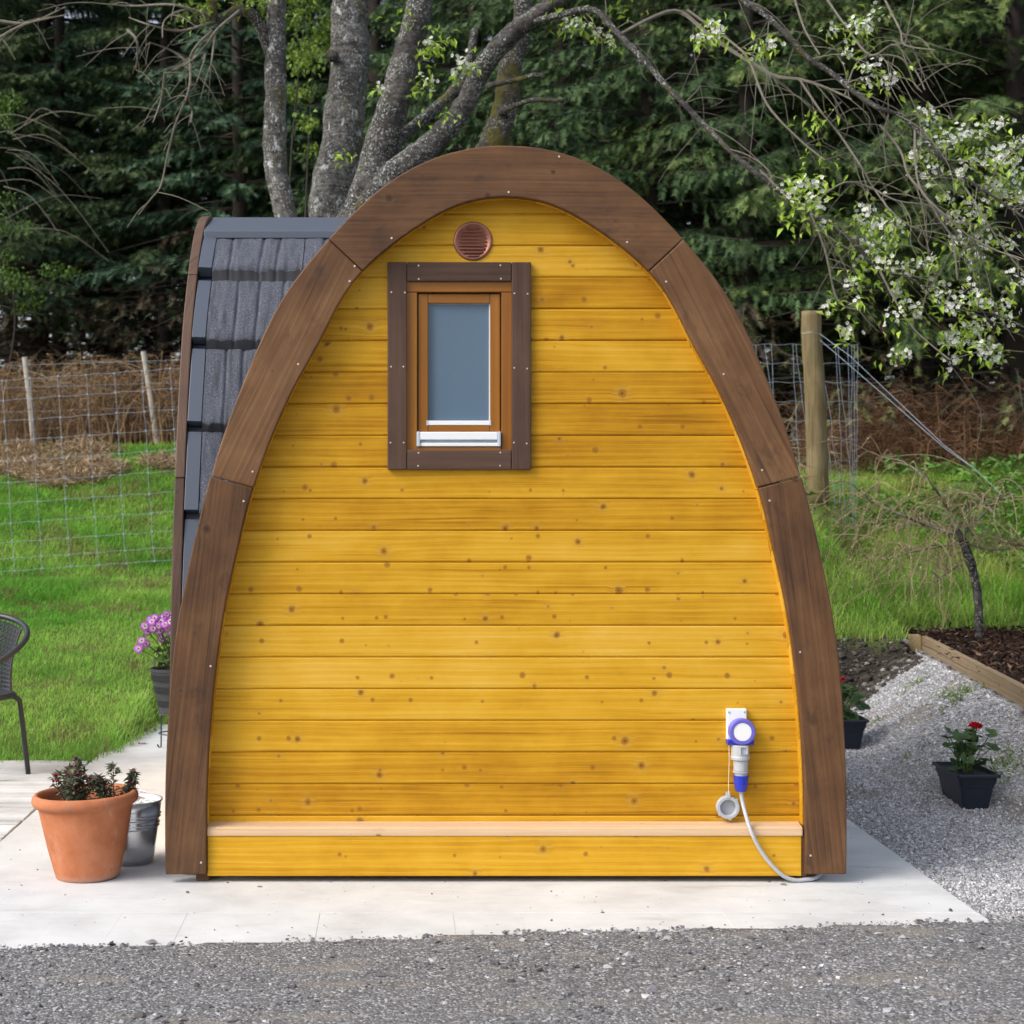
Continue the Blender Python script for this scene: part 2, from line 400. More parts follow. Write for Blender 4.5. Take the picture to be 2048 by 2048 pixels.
# ------------------------------------------------------------------ terrain
def bed_x(y): return 3.30 + (np.asarray(y, float) - 2.47) * .143
def bank_front(x, y): return 5.25 + .30 * (vnoise(x, y, 1.4, 3) - .5) + 1.45 * ss(3.62, 3.85, x)
def terrain(x, y):
    x = np.asarray(x, float); y = np.asarray(y, float)
    L = np.interp(y - 1.7 * ss(-1.66, -1.44, x), [-100, 3.0, 10, 16.2, 22, 40, 300], [-.02, -.02, .62, 2.12, 2.4, 2.6, 2.6])
    front = bank_front(x, y)
    Rr = np.interp(y - front, [-100, 0, .45, 4.0, 6.5, 15, 36, 300], [-.02, -.02, .42, 1.45, 1.78, 2.3, 2.6, 2.6])
    w = ss(-.8, 1.6, x)
    z = L * (1 - w) + Rr * w
    d = bed_x(y) - x                                    # distance to the bed board
    along = ss(1.35, 2.6, y) * (1 - ss(6.9, 7.3, y))
    mound = .37 * (1 - ss(0, .80, d + .12 * (fbm(x, y, 3, 5) - .5))) * along
    rough = (.035 * (fbm(x, y, 6, 8) - .5)) * ss(.05, .3, mound)
    z = np.maximum(z, -.02 + mound + rough)
    inbed = (d < -.02) & (y > .9) & (y < 6.75)
    z = np.where(inbed, .36 * along, z)
    far = ss(6, 12, y)
    z = z + far * .12 * (fbm(x, y, .5, 2) - .5)
    return z

gx = np.concatenate([np.linspace(-110, -14, 20), np.linspace(-13, -3.2, 40), np.linspace(-3.1, 5.6, 175), np.linspace(5.8, 16, 40), np.linspace(18, 110, 20)])
gy = np.concatenate([np.linspace(-60, -3, 14), np.linspace(-2.5, 8.5, 230), np.linspace(8.7, 26, 90), np.linspace(28, 180, 25)])
GX, GY = np.meshgrid(gx, gy); GZ = terrain(GX, GY)
ny, nx = GX.shape
idx = np.arange(nx * ny).reshape(ny, nx)
gf = np.stack([idx[:-1, :-1], idx[:-1, 1:], idx[1:, 1:], idx[1:, :-1]], -1).reshape(-1, 4)
GV = np.stack([GX, GY, GZ], -1).reshape(-1, 3)
def ground_tint(x, y):
    n = fbm(x, y, 5, 11)
    grav = np.array([.36, .36, .37]); road = np.array([.135, .135, .14]); soil = np.array([.050, .042, .036]); turf = np.array([.13, .19, .040]); litter = np.array([.07, .052, .036])
    front = bank_front(x, y)
    c = np.tile(grav, (len(x), 1)) * (.8 + .4 * n)[:, None]
    def lay(c, m, col): return c * (1 - m[:, None]) + col * (.7 + .6 * n)[:, None] * m[:, None]
    sandy = ss(.55, .7, fbm(x, y, 2.2, 21)) * ss(.4, 1.6, y) * .55
    c = lay(c, sandy, np.array([.27, .235, .175]))
    c = lay(c, ss(-.35, -.6, y - .1 * (x / 2)), road)
    right = ss(.5, 1.2, x) * (bed_x(y) - x > .02)
    d = bed_x(y) - x
    c = lay(c, right * np.maximum(ss(-.06, .05, y - front + .10 * (n - .5)), ss(-.55, -.3, y - front + .3 * (n - .5)) * ss(.36, .52, d + .2 * (n - .5))), soil)
    c = lay(c, right * ss(.40, .52, y - front + .2 * (n - .5)), turf)
    c = lay(c, ss(0, -1, x) * ss(2.9, 3.0, y), turf)
    c = lay(c, ((x < -1.69) & (y > .4) & (y < 2.9)).astype(float), np.array([.02, .018, .016]))  # ground under the deck tinted dark, painting shade into the board gaps
    c = lay(c, ((d < 0) & (y > .9) & (y < 6.8)).astype(float), np.array([.03, .02, .014]))
    c = lay(c, ss(6.85, 7.1, y) * ss(1, 2, x), turf)
    c = lay(c, ss(14.5, 16.5, y), litter)
    return c
def m_ground():
    m, nt, b = new_mat('ground'); c = objco(nt, False)
    a = nd(nt, 'ShaderNodeAttribute', attribute_name='tint').outputs['Color']
    n = noise(nt, c, 55, 5, .7)
    col = mix(nt, 1.0, a, ramp(nt, n, [(.3, (.45, .45, .45)), (.7, (1.3, 1.3, 1.3))]), 'MULTIPLY')
    setp(nt, b, color=col, rough=.95, spec=.15, normal=bump(nt, n, .8, .03)); return m
MAT['ground'] = m_ground()
ground = poly_mesh('ground', GV, gf, 'ground', ground_tint(GV[:, 0], GV[:, 1]), smooth=True)
tag(ground, 'sloping ground under the gravel, lawn and forest', 'ground', kind='structure')

# ------------------------------------------------------------------ concrete pad, slabs, decking
def m_concrete():
    m, nt, b = new_mat('pale concrete'); c = objco(nt, False)
    n = noise(nt, c, 2.2, 6, .65); s = noise(nt, mapped(nt, c, (2.5, 14, 1)), 1, 5, .65); f = noise(nt, c, 160, 3, .7)
    col = ramp(nt, n, [(.3, (.46, .465, .465)), (.5, (.57, .578, .578)), (.7, (.64, .65, .65))])
    col = mix(nt, mth(nt, 'MULTIPLY', step(nt, s, .56, .74), .45), col, (.42, .40, .37))
    pit = step(nt, f, .69, .76)
    col = mix(nt, mth(nt, 'MULTIPLY', pit, .6), col, (.24, .22, .20))
    st = step(nt, noise(nt, mapped(nt, c, (1.2, 5, 1)), 1, 4, .6), .60, .75)
    col = mix(nt, mth(nt, 'MULTIPLY', st, .6), col, (.37, .36, .33))
    gr = step(nt, noise(nt, mapped(nt, c, (.8, 2.2, 1)), 1, 5, .7), .50, .70)
    col = mix(nt, mth(nt, 'MULTIPLY', gr, .35), col, (.44, .44, .43))
    hair = step(nt, mth(nt, 'ABSOLUTE', mth(nt, 'SUBTRACT', noise(nt, mapped(nt, c, (3, 9, 1)), 1, 6, .7), .5)), .012, .0)
    col = mix(nt, mth(nt, 'MULTIPLY', mth(nt, 'MULTIPLY', hair, gr), .35), col, (.22, .21, .19))
    setp(nt, b, color=col, rough=.85, spec=.25, normal=bump(nt, mth(nt, 'ADD', mth(nt, 'MULTIPLY', f, .5), s), .25, .006)); return m
MAT['concrete'] = m_concrete()
pad = MB()
pad.box((-1.675, -.435, -.12), (2.055, 4.4, 0)).build('concrete_pad', 'concrete', bevel=.002)
pad_o = bpy.data.objects['concrete_pad']; tag(pad_o, 'pale concrete pad under the pod', 'pad', kind='structure')
MB().box((-1.95, -.947, -.095), (2.05, -.4345, -.0028)).build('mortar_bed', 'concrete', pad_o)
xs = -1.9
while xs < 2.05:
    w = .236 + random.uniform(-.006, .006)
    MB().box((xs, -.95, -.10), (min(xs + w - .0002, 2.06), -.4352, random.uniform(-.0012, .0006))).build('paving_slab', 'concrete', pad_o, bevel=.0004)
    xs += w
deck = empty('timber_deck', 'silvery weathered timber deck beside the concrete path under the black chair', 'deck', (-2.4, 1.6, 0))
yy = 1.0 - .14 * 2
while yy < 2.86:
    mb = MB(); x1 = -1.692 + random.uniform(-.004, .004)
    n = 9; prof = []
    for g in range(n):                       # shallow grooves along the board
        y0 = yy + .132 * g / n; y1 = yy + .132 * (g + 1) / n
        prof += [(y0 + .0015, -.006), (y0 + .004, .0), (y1 - .004, 0.0), (y1 - .0015, -.006)]
    poly = [(yy, -.035)] + prof + [(yy + .132, -.035)]
    dz = random.uniform(-.003, .002)
    mb.prism_x([(a, b + dz) for a, b in poly], -4.4, x1).build('deck_board', 'deck', deck)
    yy += .14

# ------------------------------------------------------------------ the pod
YW = .085                           # front plane of the cladding
S = D / F                           # metres per photo pixel on the front plane
CXP = 1011.8
OUT = [(0, 288.5), (33, 289.7), (66, 293.5), (100, 301), (139, 311.6), (175, 327), (211, 347), (248, 372), (284, 404), (320, 440), (356, 478), (408, 541), (452, 601), (489, 677), (522, 757), (556, 843), (577, 908), (590, 953), (616, 1053), (632, 1125), (645, 1192), (657, 1251), (670, 1372), (678, 1505), (680.5, 1600), (680, 1749)]
INN = [(0, 391.5), (33, 393), (66, 397), (100, 408), (132, 424), (175, 451), (217, 479), (254, 511), (290, 541), (335, 602), (372, 685), (414, 752), (445, 818), (475, 887), (492, 935), (506, 975), (529, 1066), (541, 1125), (553, 1170), (567, 1247), (583, 1372), (593, 1490), (597.5, 1602), (597.5, 1749)]
def dens(pts, n=140):
    v = smooth_path([(p[0], p[1], 0) for p in pts], 8)
    for p in v: p.x = max(p.x, 0)
    c = np.array([(p.x, p.y) for p in v]); c = np.vstack([c[:0:-1] * [-1, 1], c])
    L = np.concatenate([[0], np.cumsum(np.hypot(*np.diff(c, axis=0).T))]); q = np.linspace(0, L[-1], 901)
    c = np.stack([np.interp(q, L, c[:, 0]), np.interp(q, L, c[:, 1])], 1); k = np.hanning(61); k /= k.sum()
    e = np.vstack([np.linspace(2 * c[0] - c[30], c[0], 30, endpoint=False), c, np.linspace(2 * c[-1] - c[-31], c[-1], 31)[1:]])
    m = np.stack([np.convolve(e[:, 0], k, 'valid'), np.convolve(e[:, 1], k, 'valid')], 1)
    m = m[450:]; m[0, 0] = 0; return m
OUTD, INND = dens(OUT), dens(INN)
def wz(p, Z=D): return (CXP + 0 - VX) * S, H - (p - VY) * Z / F
XC = (CXP - VX) * S
def hw_at(z, curve=OUTD):          # half width of the arch at a height (m)
    py = VY - (z - H) / S
    return np.interp(py, curve[:, 1], curve[:, 0]) * S
def sub(curve, pa, pb, n=15):       # part of a curve between two y-pixels, resampled evenly
    ys = np.linspace(0, 1, 400)
    seg = curve[(curve[:, 1] > pa) & (curve[:, 1] < pb)]
    a = np.array([[np.interp(pa, curve[:, 1], curve[:, 0]), pa]]); b = np.array([[np.interp(pb, curve[:, 1], curve[:, 0]), pb]])
    seg = np.vstack([a, seg, b]); L = np.concatenate([[0], np.cumsum(np.hypot(*np.diff(seg, axis=0).T))])
    t = np.linspace(0, L[-1], n)
    return np.stack([np.interp(t, L, seg[:, 0]), np.interp(t, L, seg[:, 1])], 1)

pod = empty('camping_pod', 'yellow timber camping pod with brown arched boards and dark grey tiled roof', 'pod', (XC, .04, 0))
PW = Vector(pod['_w'])
def seg_object(outer, inner, y0, y1, name, mat, parent, flat_axis='y', const=None):
    """arch board from two matching polylines [(u,z)], in a local frame with x along its chord"""
    n = len(outer); o0 = Vector((outer[0][0] + inner[0][0], 0, outer[0][1] + inner[0][1])) / 2; o1 = Vector((outer[-1][0] + inner[-1][0], 0, outer[-1][1] + inner[-1][1])) / 2
    c = (o0 + o1) / 2; d = (o1 - o0).normalized(); ang = math.atan2(-d.z, d.x)
    rot = Matrix.Rotation(ang, 4, 'Y'); inv = rot.inverted()
    loc = [inv @ (Vector((p[0], 0, p[1])) - c) for p in outer] + [inv @ (Vector((p[0], 0, p[1])) - c) for p in inner]
    vs = [(v.x, y0, v.z) for v in loc] + [(v.x, y1, v.z) for v in loc]
    fs = []
    N = 2 * n
    for i in range(n - 1):
        fs += [(i, i + 1, n + i + 1, n + i), (N + i, N + n + i, N + n + i + 1, N + i + 1), (i, N + i, N + i + 1, i + 1), (n + i, n + i + 1, N + n + i + 1, N + n + i)]
    fs += [(0, n, N + n, N), (n - 1, N + n - 1, N + 2 * n - 1, 2 * n - 1)]
    mb = MB().add(vs, fs)
    o = mb.build(name, mat, parent, bevel=.005)
    M = Matrix.Translation(c) @ rot
    if flat_axis == 'x':          # arch standing in the yz plane at x = const
        M = Matrix.Translation((const[0], const[1], 0)) @ Matrix.Rotation(R(90), 4, 'Z') @ M
    o.matrix_basis = Matrix.Translation(-PW) @ M
    return o, M
def px2(c): return [((p[0]) * S, H - (p[1] - VY) * S) for p in c]
def arch(y0, y1, parent, to=None, cut=0.0, names='barge_board'):
    """five boards; returns list of (object, matrix)"""
    res = []
    topO = sub(OUTD, OUTD[0, 1] + .1, 477.6, 20); topI = sub(INND, INND[0, 1] + .1, 541.4, 20)
    TO = [(-u, z) for u, z in px2(topO)][::-1] + px2(topO)[1:]; TI = [(-u, z) for u, z in px2(topI)][::-1] + px2(topI)[1:]
    x = to or (lambda o, i, n: seg_object([(XC + u, z) for u, z in o], [(XC + u, z) for u, z in i], y0, y1, n, 'brown', parent))
    res.append(x(TO, TI, names))
    for sgn in (-1, 1):
        for (a, b, c, d, push) in ((478.6, 952.5, 542.4, 974.4, 0.0), (953.7, 1749, 975.7, 1749, .003)):
            o = px2(sub(OUTD, a, b, 18)); i = px2(sub(INND, c, d, 18))
            res.append(x([(sgn * (u + push), z) for u, z in o], [(sgn * (u + push), z) for u, z in i], names))
    return res
front_arch = arch(0.0, .042, pod)
screws = {0: [(1017, 384), (783, 476), (1254, 484), (1118, 313)], 1: [(709, 532), (699, 562), (596, 728), (505, 943)], 2: [(487, 1002), (421, 1332), (402, 1725)],
          3: [(1332, 563), (1447, 748), (1524, 940)], 4: [(1539, 1001), (1600, 1304), (1621, 1711)]}
def screw_mesh():
    m = MB(); m.lathe([(.0012, .0), (.0042, .0006), (.0042, -.002)], 10, axis='y'); return m
sm = None
for k, lst in screws.items():
    o, M = front_arch[k]
    for (px, py) in lst:
        p = P(px, py, D)
        if sm is None:
            so = screw_mesh().build('screw', 'steel'); sm = so
        else:
            so = sm.copy(); COL.objects.link(so)
        so.parent = o; so.matrix_parent_inverse = Matrix.Identity(4)
        so.matrix_basis = M.inverted() @ Matrix.Translation((p.x, -.0012, p.z))
# lining boards that close the gap between arch and cladding
lin_c = INND.copy()
Lc = np.concatenate([[0], np.cumsum(np.hypot(*np.diff(lin_c, axis=0).T))]) * S
tt = 0.0; Lend = float(np.interp(1655, lin_c[:, 1], Lc))
while tt < Lend - .02:
    t1 = min(tt + .120, Lend); q = np.linspace(tt + .001, t1 - .001, 4)
    u = np.interp(q, Lc, lin_c[:, 0]) * S; zz = H - (np.interp(q, Lc, lin_c[:, 1]) - VY) * S
    du = np.gradient(u); dz = np.gradient(zz); ln = np.hypot(du, dz); nu, nz = -dz / ln, du / ln
    for sgn in (-1, 1):
        inner = [(XC + sgn * (a - .0005 + .001 * n), b + .001 * m) for a, b, n, m in zip(u, zz, nu, nz)]
        outer = [(XC + sgn * (a + .016 * n), b + .016 * m) for a, b, n, m in zip(u, zz, nu, nz)]
        MB().prism_y(inner + outer[::-1], .0425, YW + .03).build('lining_board', 'yellow', pod)
    tt = t1
# cladding planks
ZW = D + YW
WX0, WX1 = P(792, 0, ZW).x, P(1044, 0, ZW).x
WZ0, WZ1 = P(0, 922, ZW).z, P(0, 540, ZW).z
gro = [428.5 + 63.32 * i for i in range(20)]
edges = [390] + gro + [428.5 + 63.32 * 20]
for i in range(len(edges) - 1):
    zt = P(0, edges[i], ZW).z; zb = P(0, edges[i + 1], ZW).z
    if i == 0: zt += .06
    hb = float(hw_at(zb, INND)) + .05; hb = min(hb, float(hw_at(zt + .0, OUTD)) - .015) if i else .33
    spans = [(XC - hb, XC + hb)]
    cut = edges[i] > 550 and edges[i + 1] < 940
    if cut: spans = [(XC - hb, WX0), (WX1, XC + hb)]
    for a, b in spans:
        c = .0065
        prof = [(YW + .02, zb), (YW + .0065, zb), (YW + .0065, zb + .0028), (YW + .002, zb + .0042), (YW, zb + .0085), (YW, zt - .004), (YW + .004, zt - .0005), (YW + .02, zt - .0005)]
        # local frame centred on the board so the grain varies from board to board
        mb = MB().prism_x(prof, a, b); mb.build('plank', 'yellow', pod)
MB().prism_y([(XC + s * u, z) for s, u, z in [(-1, 1.25, .02), (1, 1.25, .02), (1, 1.14, 1.0), (1, .9, 1.9), (1, .5, 2.4), (1, .2, 2.6), (-1, .2, 2.6), (-1, .5, 2.4), (-1, .9, 1.9), (-1, 1.14, 1.0)]], YW + .045, YW + .06).build('wall_backing', 'black', pod)
# base board, ledge, feet
zl0, zl1 = P(0, 1674, D).z, P(0, 1657, D).z
bx0, bx1 = P(413.5, 0, D).x, P(1606, 0, D).x
MB().box((bx0, .022, P(0, 1755, D).z), (bx1, .07, zl0 - .0005)).build('base_board', 'yellow', pod, bevel=.003)
MB().prism_x([(.018, zl0), (.018, zl1 - .004), (.024, zl1 + .001), (YW + .012, zl1 + .012), (YW + .012, zl0)], bx0 - .001, bx1 + .003).build('ledge', 'pale', pod, bevel=.002)
MB().box((bx1 + .0005, .026, P(0, 1757, D).z), (P(1617, 0, D).x, .06, zl0 - .001)).build('end_block', 'brown', pod, bevel=.002)
for (a, b) in ((389, 416), (1600, 1640)):
    MB().box((P(a, 0, D).x, .045, .001), (P(b, 0, D).x, .5, .05)).build('foot', 'brown', pod, bevel=.004)
MB().box((bx0 + .02, .12, .004), (bx1 - .02, .16, .12)).build('bearer', 'black', pod)

# vent
ven = node_part('air_vent', pod)
vc = P(946, 482, ZW - .004)
k = (ZW) / F
MB().lathe([(.032 * 0 + 31.5 * k, .004), (33 * k, .0075), (37 * k, .0075), (39 * k, .0035), (39.3 * k, -.002), (31 * k, -.002)], 40, (vc.x, YW, vc.z), 'y').build('ring', 'copper', ven, smooth=True)
MB().lathe([(.001, .001), (32 * k, .001), (32 * k, -.003)], 32, (vc.x, YW, vc.z), 'y').build('back_disc', simple('dark copper', (.06, .025, .02), .6, .3), ven)
for i in range(9):
    zc = vc.z + (i - 4) * 6.9 * k; hwid = math.sqrt(max((31.5 * k) ** 2 - (zc - vc.z) ** 2, 1e-6)) * .97
    pr = [(YW - .001, zc + 3.2 * k), (YW - .0125, zc - 2.4 * k), (YW - .0135, zc - 3.2 * k), (YW - .0035, zc - 3.2 * k), (YW - .001, zc - 2.2 * k)]
    mb = MB(); rings = []
    for j in range(13):
        s_ = -1 + 2 * j / 12; e = math.sqrt(max(1 - abs(s_) ** 5, 0.02))
        rings.append([(vc.x + s_ * hwid, YW + (y - YW) * e, zc + (z - zc) * (.6 + .4 * e)) for y, z in pr])
    mb.loft(rings).build('louvre', 'copper', ven, smooth=False, bevel=.0012)

# window
win = node_part('window', pod)
ZC = D + YW - .022
def bxp(x0, y0, x1, y1, yf, yb, Z=ZC):
    a = P(x0, y1, Z); b = P(x1, y0, Z); return (a.x, yf, a.z), (b.x, yb, b.z)
def board(name, mat, rect, yf, yb, vert=False, bev=.003):
    a, b = bxp(*rect, yf, yb)
    if vert:        # build it lying along local x and stand it up, so that the grain runs along it
        L = (b[2] - a[2]) / 2; W = (b[0] - a[0]) / 2
        o = MB().box((-L, a[1], -W), (L, b[1], W)).build(name, mat, win, bevel=bev)
        o.matrix_basis = Matrix.Translation(((a[0] + b[0]) / 2, 0, (a[2] + b[2]) / 2)) @ Matrix.Rotation(R(-90), 4, 'Y')
        return o
    return MB().box(a, b).build(name, mat, win, bevel=bev)
yc = YW - .022
board('casing_board', 'casing', (775, 524, 813.3, 939), yc, YW - .0008, True)
board('casing_board', 'casing', (1023.8, 524, 1062, 939), yc, YW - .0008, True)
board('casing_board', 'casing', (814.3, 524, 1022.8, 562), yc + .002, YW - .0008)
board('casing_board', 'casing', (814.3, 899.5, 1022.8, 939), yc + .002, YW - .0008)
yf = YW - .004
board('fixed_frame', 'orange', (806, 556, 1030, 583), yf, yf + .06)
board('fixed_frame', 'orange', (806, 583.5, 834.5, 908), yf + .001, yf + .06, True)
board('fixed_frame', 'orange', (1003.6, 583.5, 1030, 908), yf + .001, yf + .06, True)
board('fixed_frame', 'orange', (834.8, 893.5, 1003.3, 908), yf - .003, yf + .06)
ys = YW + .010
board('sash', 'orange', (836.5, 585.5, 856.5, 897), ys, ys + .045, True)
board('sash', 'orange', (981.5, 585.5, 1001.5, 897), ys, ys + .045, True)
board('sash', 'orange', (857, 585.5, 981, 604.5), ys + .001, ys + .045)
board('sash', 'orange', (857, 848, 981, 897), ys + .001, ys + .045)
board('pane', 'pane', (854, 602, 984, 850), ys + .020, ys + .026, bev=0)
board('glazing_seal', 'alu', (979.3, 606, 981.3, 840), ys + .012, ys + .0195, bev=0)
board('glazing_seal', 'alugrey', (857, 604.6, 981.3, 606.2), ys + .012, ys + .0195, bev=0)
board('glazing_strip', 'alu', (855.5, 840.5, 980.5, 849.5), ys - .002, ys + .019, bev=.002)
for a, b in ((853, 857), (979.5, 983.5)): board('strip_cap', 'alugrey', (a, 840, b, 850.2), ys - .003, ys + .0005, bev=.001)
board('vent_cover', 'alu', (840, 863.5, 996, 880), ys - .026, ys - .0005, bev=.004)
board('vent_cover', 'alu', (840, 885.5, 996, 892.5), ys - .022, ys - .0005, bev=.002)
board('vent_slot', 'alugrey', (840, 879, 996, 886.5), ys - .012, ys - .001, bev=.001)
for a, b in ((833.5, 840.5), (995.5, 1002)): board('vent_end_cap', 'alugrey', (a, 863, b, 893), ys - .027, ys - .0002, bev=.003)
for (cx, cy) in [(142, 680), (232, 682), (140, 1176), (222, 1176), (136, 1682), (224, 1682), (323, 503), (868, 501), (324, 592), (872, 590), (961, 688), (1049, 691), (960, 1184), (1046, 1189), (958, 1682), (1043, 1688), (322, 1750), (868, 1748), (320, 1837), (866, 1836)]:
    p = P(740 + cx * .3003, 380 + cy * .3003, ZC)
    so = sm.copy(); COL.objects.link(so); so.parent = win
    so.matrix_basis = Matrix.Translation((p.x, yc - (.0012 if 247 > cx or cx > 943 else -.0008), p.z)) @ Matrix.Scale(.8, 4)

# power inlet on the cladding
inl = node_part('power_inlet', pod)
ZI = ZW - .03; ki = ZI / F
def bi(name, mat, rect, yf, yb, bev=.003, parent=inl):
    a = P(rect[0], rect[3], ZI); b = P(rect[2], rect[1], ZI); return MB().box((a.x, yf, a.z), (b.x, yb, b.z)).build(name, mat, parent, bevel=bev)
bi('back_plate', 'white', (1454.5, 1418, 1494.5, 1486), YW - .022, YW - .0008)
for (a, b) in ((1459.5, 1425.5), (1490.5, 1425)):
    p = P(a, b, ZI); MB().lathe([(.001, .0), (.0045, .001), (.0045, -.003)], 12, (p.x, YW - .0225, p.z), 'y').build('plate_screw', 'lightgrey', inl)
pc = P(1482, 1462, ZI)
MB().lathe([(.001, .060), (17.5 * ki, .060), (18 * ki, .059)], 36, (pc.x, YW, pc.z), 'y').build('lid_disc', 'white', inl, smooth=False)
MB().lathe([(17.9 * ki, .0585), (19 * ki, .062), (24.5 * ki, .062), (26.5 * ki, .057), (26.5 * ki, .03), (24 * ki, .0215), (17 * ki, .0215)], 40, (pc.x, YW, pc.z), 'y').build('lid_ring', 'paleblue', inl, smooth=False)
bi('flange', 'blue', (1453.5, 1478.5, 1506, 1488.5), YW - .052, YW - .004)
cp = P(1457, 1616, ZI)
MB().lathe([(15.5 * ki, .004), (15.8 * ki, .026), (17 * ki, .028), (22 * ki, .028), (23 * ki, .026), (23 * ki, .003), (21 * ki, .001), (.001, .001), (.001, .004)], 36, (cp.x, YW, cp.z), 'y').build('dust_cap', 'lightgrey', inl, smooth=False)
bi('cap_lug', 'lightgrey', (1453, 1585, 1461, 1597), YW - .03, YW - .01, .001)
for (a, b, c_, d_) in ((1438, 1626, 1442, 1632), (1469, 1599, 1476, 1604), (1458, 1634, 1464, 1641)): bi('cap_lug', 'lightgrey', (a, b, c_, d_), YW - .027, YW - .012, .001)
MB().tube([P(1458, 1489, ZI), P(1458.5, 1520, ZI), P(1457.2, 1560, ZI), P(1457, 1590, ZI)], .0014, 6).build('cap_cord', 'cord', inl)

plug = empty('power_plug', 'blue and grey power plug with its pale cable hanging from the pod wall', 'plug', (P(1482, 1520, ZI).x, YW - .03, P(1482, 1520, ZI).z))
def vlathe(prof, mat, name, cx=1481.5, bev=0, k=24):
    q = [(r * ki, H - (py - VY) * ki) for r, py in prof]; c = P(cx, 0, ZI)
    return MB().lathe(q, k, (c.x, YW - .034, 0)).build(name, mat, plug, smooth=False, bevel=bev)
vlathe([(17, 1489), (17.8, 1490), (17.8, 1511), (18.8, 1513), (18.8, 1518), (15.5, 1520)], 'lightgrey', 'coupling', 1480)
vlathe([(14, 1519.5), (14.8, 1521), (14.2, 1540), (14.0, 1541)], 'lightgrey', 'housing', 1481)
vlathe([(14.5, 1541.5), (16, 1542), (16, 1544), (13, 1545)], 'lightgrey', 'collar', 1481)
vlathe([(12.5, 1545.2), (12.5, 1550)], 'midgrey', 'neck', 1481.5)
vlathe([(14.5, 1550.2), (15.6, 1551), (15.2, 1555), (14.6, 1556), (14, 1569), (11.2, 1578), (10.2, 1582), (5, 1582.2)], 'blue', 'cable_gland', 1481.5, k=12)
a = P(1476, 1506, ZI); b = P(1491, 1490, ZI)
mb = MB(); t = .004
mb.box((a.x, YW - .074, a.z), (a.x + t, YW - .060, b.z)).box((b.x - t, YW - .074, a.z), (b.x, YW - .060, b.z)).box((a.x + t, YW - .074, b.z - t), (b.x - t, YW - .060, b.z)).build('latch', 'lightgrey', plug, bevel=.001)
MB().box((a.x + t, YW - .068, a.z), (b.x - t, YW - .062, b.z - t)).build('latch_tongue', 'midgrey', plug)
cab = [(1482, 1580, -.0), (1485, 1604, 0), (1493.5, 1636.5, -.030), (1504, 1667, -.056), (1522, 1702, -.052), (1543.5, 1730, -.05), (1567, 1752, -.045), (1591, 1763, -.036), (1609, 1765.5, -.028), (1628, 1760, -.018), (1638, 1752, .01), (1645, 1747, .05)]
pts = []
for (px, py, off) in cab:
    yv = YW - .034 + off; pts.append(P(px, py, D + yv))
pts[-1].z = .022; pts[-2].z = .018; pts[-3].z = .013; pts[-4].z = .010; pts[-5].z = max(pts[-5].z, .010)
MB().tube(smooth_path(pts, 6), .0076, 12).build('cable', 'midgrey', plug, smooth=True)

# main body of the pod: same arch, ridge along x
XL, YC = -.912, 8.11 - D
XR = 1.02
main_arch = arch(-.0, .042, pod, to=lambda o, i, n: seg_object(o, i, -.042, 0.0, n, 'casing', pod, 'x', (XL, YC)))
prof = np.array([(hw_at(z), z) for z in np.linspace(.05, 2.79, 120)])
def shell(name, fx, n0, n1, inset=.055):
    # smooth roof deck under the tiles
    cur = []
    zz = np.concatenate([np.linspace(.05, 2.3, 30), np.linspace(2.35, 2.795, 24)])
    hw = np.array([hw_at(z) for z in zz]); sc = 1 - inset / 1.28
    pr = [(-h * sc, z - inset * (z / 2.8)) for h, z in zip(hw, zz)] + [(h * sc, z - inset * (z / 2.8)) for h, z in list(zip(hw, zz))[::-1]]
    mb = MB(); rings = [[fx(a, u, z) for a, z in pr] for u in (n0, n1)]
    mb.loft(rings, closed=True, caps=True).build(name, 'flash', pod)
shell('roof_deck', lambda a, u, z: (u, YC + a, z), XL + .045, XR)
shell('roof_deck', lambda a, u, z: (XC + a, u, z), .118, YC + .2)
MAT['underside'] = simple('bare tile underside with painted shade', (.018, .020, .026), .7)  # uncoated metal plus the shadow under each nose, painted as one dark colour
